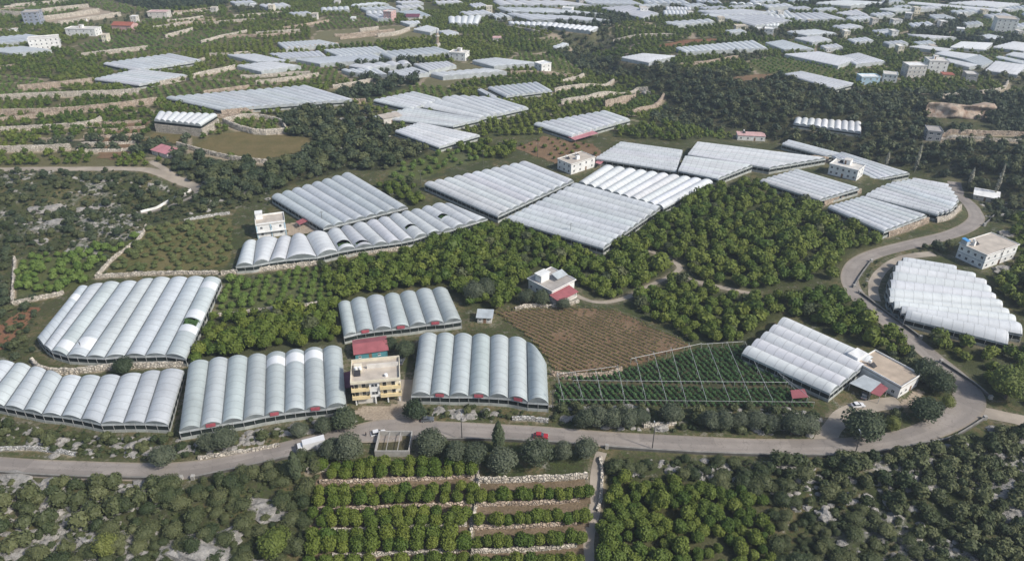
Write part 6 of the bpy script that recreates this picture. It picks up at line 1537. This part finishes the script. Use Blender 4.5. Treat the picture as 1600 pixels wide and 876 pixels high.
# brown field: low trellis rows running down to the right
P = FW[0][1]; d0 = np.array(at(800, 490)[:2]); d1 = np.array(at(985, 572)[:2]); u = (d1 - d0) / np.linalg.norm(d1 - d0); nv = np.array([-u[1], u[0]])
c0 = np.mean(np.array(P), 0); VV = MB(); LV, LT, LS, off = [], [], [], 0
for k in range(-40, 41):
    o_ = c0 + nv * k * 1.75; s = np.arange(-80, 80, .6); q = o_ + u * s[:, None]; m = inpoly(q[:, 0], q[:, 1], P); q = q[m]
    if len(q) < 6: continue
    z = H(q[:, 0], q[:, 1]) + .22
    for j in range(len(q) - 1):
        if np.linalg.norm(q[j + 1] - q[j]) > 1.2: continue
        if j % 5 == 0: VV.box(q[j][0] - .05, q[j][0] + .05, q[j][1] - .05, q[j][1] + .05, z[j] - .3, z[j] + 1.1)
        if j % 5 == 0 and j + 5 < len(q): VV.tube((*q[j], z[j] + 1.08), (*q[j + 5], z[j + 5] + 1.08), .035, k=3)
        if rng.random() < .96 * np.clip(2.2 * vn(q[j][0], q[j][1], 9, 5), .25, 1):
            A_, T_, sh = LODC[2][int(rng.integers(6))]; r = rng.uniform(.26, .44)
            LV.append(A_ * np.array((r, r, r * .9)) + np.array((q[j][0] + rng.normal(0, .1), q[j][1] + rng.normal(0, .1), z[j]))); LT.append(T_ + off); off += len(A_); LS.append(sh)
tag(VV.build('trellis', 'trellis'), 'rows of low wooden trellis posts and wires on the brown field', 'trellis', None, 'stuff')
V = np.vstack(LV); tag(link('vine_rows', crownmesh('vine_rows', V, np.vstack(LT), np.concatenate(LS), 'mass_vine', rng.random(len(V)))), 'low vines in close rows on the brown field', 'vines', None, 'stuff')
# vegetable field: dark green rows under the bare pipe frame of a greenhouse
P = FW[1][1]; e0 = np.array(at(1018, 575)[:2]); e1 = np.array(at(1072, 630)[:2]); u = (e1 - e0) / np.linalg.norm(e1 - e0); nv = np.array([-u[1], u[0]]); c0 = np.mean(np.array(P), 0)
LV, LT, LS, off = [], [], [], 0
for k in range(-70, 71):
    o_ = c0 + nv * k * 1.9; s = np.arange(-60, 60, .8); q = o_ + u * s[:, None]; m = inpoly(q[:, 0], q[:, 1], P); q = q[m]
    z = H(q[:, 0], q[:, 1]) + .2 if len(q) else []
    for j in range(len(q)):
        px_c = q[j][1] - np.interp(q[j][0], [e0[0] - 30, e0[0] + 60], [0, 0])
        if abs((q[j] - np.array(at(1000, 601)[:2])) @ np.array((0.02, 1))) < .9: continue
        A_, T_, sh = LODC[2][int(rng.integers(6))]; r = rng.uniform(.42, .72)
        LV.append(A_ * np.array((r, r, r * 1.15)) + np.array((q[j][0] + rng.normal(0, .12), q[j][1] + rng.normal(0, .12), z[j]))); LT.append(T_ + off); off += len(A_); LS.append(sh)
V = np.vstack(LV); tag(link('vegetable_rows', crownmesh('vegetable_rows', V, np.vstack(LT), np.concatenate(LS), 'mass_crop', np.repeat(rng.random(len(LV)), [len(l) for l in LV]))), 'dark green vegetable plants in close rows under the bare pipe frame', 'vegetables', None, 'stuff')
fr = thing('bare_greenhouse', 'bare pale pipe frame of an uncovered greenhouse over the dark vegetable rows', 'frame', at(1040, 600), 0)
fo = np.array(at(1040, 600))
tops = [(870, 592), (898, 590), (930, 588), (964, 580), (992, 567), (1020, 559), (1047, 552), (1075, 546), (1104, 546), (1134, 543), (1162, 543)]
bots = [(880, 632), (910, 632), (940, 632), (975, 633), (1008, 633), (1040, 634), (1070, 634), (1102, 634), (1138, 634), (1172, 634), (1205, 635)]
def rod(a, b, nm, r=.065, hgt=2.7, postn=5):
    A_ = at(*a) + np.array((0, 0, hgt)); B_ = at(*b) + np.array((0, 0, hgt)); m = MB().tube(tuple(A_ - fo), tuple(B_ - fo), r, k=5)
    for t in np.linspace(0, 1, postn):
        p_ = world_lerp(A_, B_, t) - fo; m.tube((p_[0], p_[1], p_[2] - hgt - .3), tuple(p_), .06, k=4)
    m.build(nm, 'post', fr)
for a, b in zip(tops, bots): rod(a, b, 'ridge_pipe')
for a, b in [((1188, 566), (1240, 618)), ((1210, 588), (1262, 630))]: rod(a, b, 'ridge_pipe')
rod((874, 634), (1270, 638), 'cross_pipe'  , .05); rod((985, 570), (1095, 546), 'cross_pipe', .07); rod((1095, 547), (1160, 543), 'cross_pipe', .07); rod((870, 594), (962, 582), 'cross_pipe', .06); rod((895, 604), (1230, 607), 'cross_pipe', .06)

# ------------------------------------------------------------------ vehicles, posts, people
def wheel(root, x, y, r, w=.24):
    t = MB().tube((x, y - w / 2, r), (x, y + w / 2, r), r, k=14).build('wheel', 'tyre', root); MB().tube((x, y - w / 2 - .015, r), (x, y + w / 2 + .015, r), r * .55, k=10).build('rim', 'steel', t)
def car(label, px, py, heading, paint, name='parked_car', L=4.3, hgt=1.45):
    q = at(px, py); R = thing(name, label, 'car', (q[0], q[1], q[2] + .05), math.radians(heading)); W = 1.75
    pr = [(-L / 2, .32), (-L / 2 + .03, .8), (-L / 2 + .25, .92), (L / 2 - 1.25, .95), (L / 2 - .2, .80), (L / 2, .62), (L / 2, .32)]
    MB().prism(pr, 'y', -W / 2, W / 2).build('body', paint, R)
    b = len([0]); ro = [(-L / 2 + .35, .93), (-L / 2 + .75, hgt), (L / 2 - 2.1, hgt), (L / 2 - 1.3, .96)]
    MB().prism(ro, 'y', -W / 2 + .14, W / 2 - .14).build('cabin', 'glass', R)
    MB().prism([(-L / 2 + .72, hgt + .002), (-L / 2 + .8, hgt + .06), (L / 2 - 2.2, hgt + .06), (L / 2 - 2.08, hgt + .002)], 'y', -W / 2 + .13, W / 2 - .13).build('roof', paint, R)
    for x in (-L / 2 + .8, L / 2 - .85):
        for y in (-W / 2 + .08, W / 2 - .08): wheel(R, x, y, .32)
    for y in (-W / 2 + .3, W / 2 - .3):
        MB().box(L / 2 - .02, L / 2 + .02, y - .18, y + .18, .6, .74).build('headlight', 'white', R); MB().box(-L / 2 - .02, -L / 2 + .04, y - .16, y + .16, .66, .8).build('taillight', 'redflap', R)
    return R
def road_heading(px, py):
    q = at(px, py); d = np.hypot(RC[:, 0] - q[0], RC[:, 1] - q[1]); i = int(np.clip(d.argmin(), 1, len(RC) - 2)); t = RC[i + 1] - RC[i - 1]; return math.degrees(math.atan2(t[1], t[0]))
q = at(485, 702); hd = road_heading(485, 702)
R = thing('box_truck', 'white box truck parked on the road behind the pointed cypress', 'truck', (q[0], q[1], q[2] + .05), math.radians(hd + 180))
MB().box(-4.4, 1.9, -1.2, 1.2, 1.05, 3.3).build('cargo_box', 'carwhite', R); MB().box(-4.3, 3.8, -.45, .45, .55, 1.0).build('chassis', 'black', R)
cb = MB().prism([(2.05, .5), (2.05, 2.55), (3.3, 2.55), (3.85, 1.6), (3.95, .5)], 'y', -1.1, 1.1).build('cab', 'carwhite', R)
MB().prism([(3.36, 2.47), (3.38, 2.50), (3.87, 1.66), (3.85, 1.62)], 'y', -.95, .95).build('windscreen', 'glass', cb)
for y in (-1.13, 1.11): MB().box(2.5, 3.3, y, y + .02, 1.6, 2.35).build('side_window', 'glass', cb)
for y in (-.8, .8): MB().box(3.94, 3.98, y - .2, y + .2, .7, .95).build('headlight', 'white', R)
for x in (-3.2, 2.9):
    for y in (-.98, .98): wheel(R, x, y, .46, .3)
car('dark blue black car parked behind the white truck, half under an olive tree', 522, 692, road_heading(522, 692), 'carblack')
car('white car standing on the road beside two people, near the water tank', 591, 679, road_heading(590, 679) + 8, 'carwhite', 'parked_car', 4.5, 1.6)
car('red car at the road edge above the right terraces', 845, 683, road_heading(845, 683), 'carred')
car('grey car parked at the driveway entrance', 668, 657, 5, 'cargrey', 'parked_car', 4.0)
car('white car in the yard below the tin carport', 1340, 635, 8, 'carwhite', 'parked_car', 4.2)
car('dark car under the tin carport', 1350, 620, 60, 'cargrey', 'parked_car', 4.0)
car('dark car parked between the yellow house and the seven bay greenhouse', 627, 566, 80, 'cargrey', 'parked_car', 4.2)
def lamp(label, px, py, h, ang, group='road lamp posts'):
    q = at(px, py); R = thing('street_lamp', label, 'lamp post', q, math.radians(ang), group)
    MB().box(-.2, .2, -.2, .2, -.5, .25).build('base', 'shaded_oldconcrete', R); MB().tube((0, 0, .2), (0, 0, h), .16, .10, 8).build('pole', 'lamppole', R)
    MB().tube((0, 0, h - .05), (1.3, 0, h + .25), .05, k=6).build('arm', 'grey', R); MB().box(1.1, 1.7, -.12, .12, h + .18, h + .3).build('lamp_head', 'greysheet', R)
lamp('dark lamp post at the road edge near the olive trees and the driveway', 722, 687, 8.5, 90)
lamp('dark lamp post on the parapet in the middle of the road, above the lower grove', 1019, 701, 9, 90)
lamp('dark lamp post on the parapet beside the round dark tree', 1336, 708, 7.5, 90)
def pole(label, px, py, h, group='utility poles'):
    q = at(px, py); R = thing('utility_pole', label, 'pole', q, .4, group)
    MB().tube((0, 0, -.5), (0, 0, h), .15, .09, 7).build('pole', 'shaded_oldconcrete', R); MB().box(-.9, .9, -.06, .06, h - .7, h - .58).build('cross_arm', 'shaded_oldconcrete', R)
    for x in (-.8, 0, .8): MB().tube((x, 0, h - .575), (x, 0, h - .3), .05, k=5).build('insulator', 'white', R)
for lab, px, py, h in [('grey utility pole at the corner of the middle eleven bay greenhouse', 658, 291, 9), ('thin utility pole in front of the grey tunnel greenhouse', 505, 354, 8), ('utility pole at the right end of the grey tunnel greenhouse', 614, 322, 7), ('utility pole before the large ten bay greenhouse', 891, 373, 8),
      ('utility pole beside the brown orchard', 840, 246, 9), ('pale utility pole in front of the white house at right', 1560, 413, 8), ('utility pole in the orchard above the middle greenhouse', 755, 258, 9), ('utility pole at the corner of the vegetable frames and the seven bay greenhouse', 863, 640, 8), ('utility pole on the far red soil', 949, 79, 10)]:
    pole(lab, px, py, h)
def person(label, px, py, face, z=None, bend=0.0):
    q = at(px, py) if z is None else z; R = thing('person', label, 'person', (q[0], q[1], q[2] + .06), math.radians(face))
    J = [((0, 0, .95), .15), ((0, 0, 1.2), .13), ((.02 + bend, 0, 1.42), .15), ((.03 + bend, 0, 1.54), .06), ((.05 + bend, 0, 1.66), .105), ((.05 + bend, 0, 1.76), .075)]
    E = [(i, i + 1) for i in range(5)]
    for s in (-1, 1):
        k = len(J); J += [((0, s * .1, .88), .09), ((.05 * s, s * .12, .48), .065), ((.02, s * .12, .08), .05), ((.16, s * .13, .04), .04)]; E += [(0, k), (k, k + 1), (k + 1, k + 2), (k + 2, k + 3)]
        k = len(J); J += [((.02 + bend, s * .2, 1.42), .065), ((.03 + bend, s * .27, 1.14), .05), ((.14 + bend, s * .26, .92), .04), ((.19 + bend, s * .25, .84), .035)]; E += [(2, k), (k, k + 1), (k + 1, k + 2), (k + 2, k + 3)]
    me = bpy.data.meshes.new('body'); me.from_pydata([j[0] for j in J], E, []); o = link('body', me, R); o.modifiers.new('skin', 'SKIN')
    for i, j in enumerate(J): me.skin_vertices[0].data[i].radius = (j[1], j[1])
    me.skin_vertices[0].data[0].use_root = True
    s_ = o.modifiers.new('sub', 'SUBSURF'); s_.levels = 1; s_.render_levels = 1
    me.materials.append(M['cloth'])
    MB().tube((.03 + bend, 0, 1.68), (.03 + bend, 0, 1.80), .115, .07, 10).build('hair', 'hair', R); MB().box(.10 + bend, .165 + bend, -.06, .06, 1.57, 1.70).build('face', 'skin', R)
    for s in (-1, 1): MB().tube((.16 + bend, s * .255, .88), (.2 + bend, s * .25, .78), .04, .025, 6).build('hand', 'skin', R)
person('person in dark clothes standing on the road nearer to the black car', 549, 684, 20)
person('person in dark clothes standing beside the white car', 572, 682, -30)
ax, bx, zg, eave = GHW[1]; c = (ax[3] * .08 + bx[3] * .92 + ax[4] * .08 + bx[4] * .92) / 2 
person('person in dark clothes on the plastic roof of the big curved greenhouse', 0, 0, 60, (c[0], c[1], zg + eave + 1.5))
# ------------------------------------------------------------------ haze over the far plain
hz = MB().box(-2600, 2600, -600, 3000, -45, 175).build('haze', 'ground'); hz.data.materials.clear()
m = bpy.data.materials.new('haze'); m.use_nodes = True; n = m.node_tree; n.nodes.clear()
o = n.nodes.new('ShaderNodeOutputMaterial'); v = n.nodes.new('ShaderNodeVolumePrincipled'); v.inputs['Color'].default_value = (0.72, 0.84, 1.0, 1); v.inputs['Density'].default_value = 0.00020; v.inputs['Anisotropy'].default_value = 0.2
n.links.new(v.outputs[0], o.inputs['Volume']); hz.data.materials.append(m); tag(hz, 'thin pale haze in the air over the plain', 'haze', None, 'stuff')
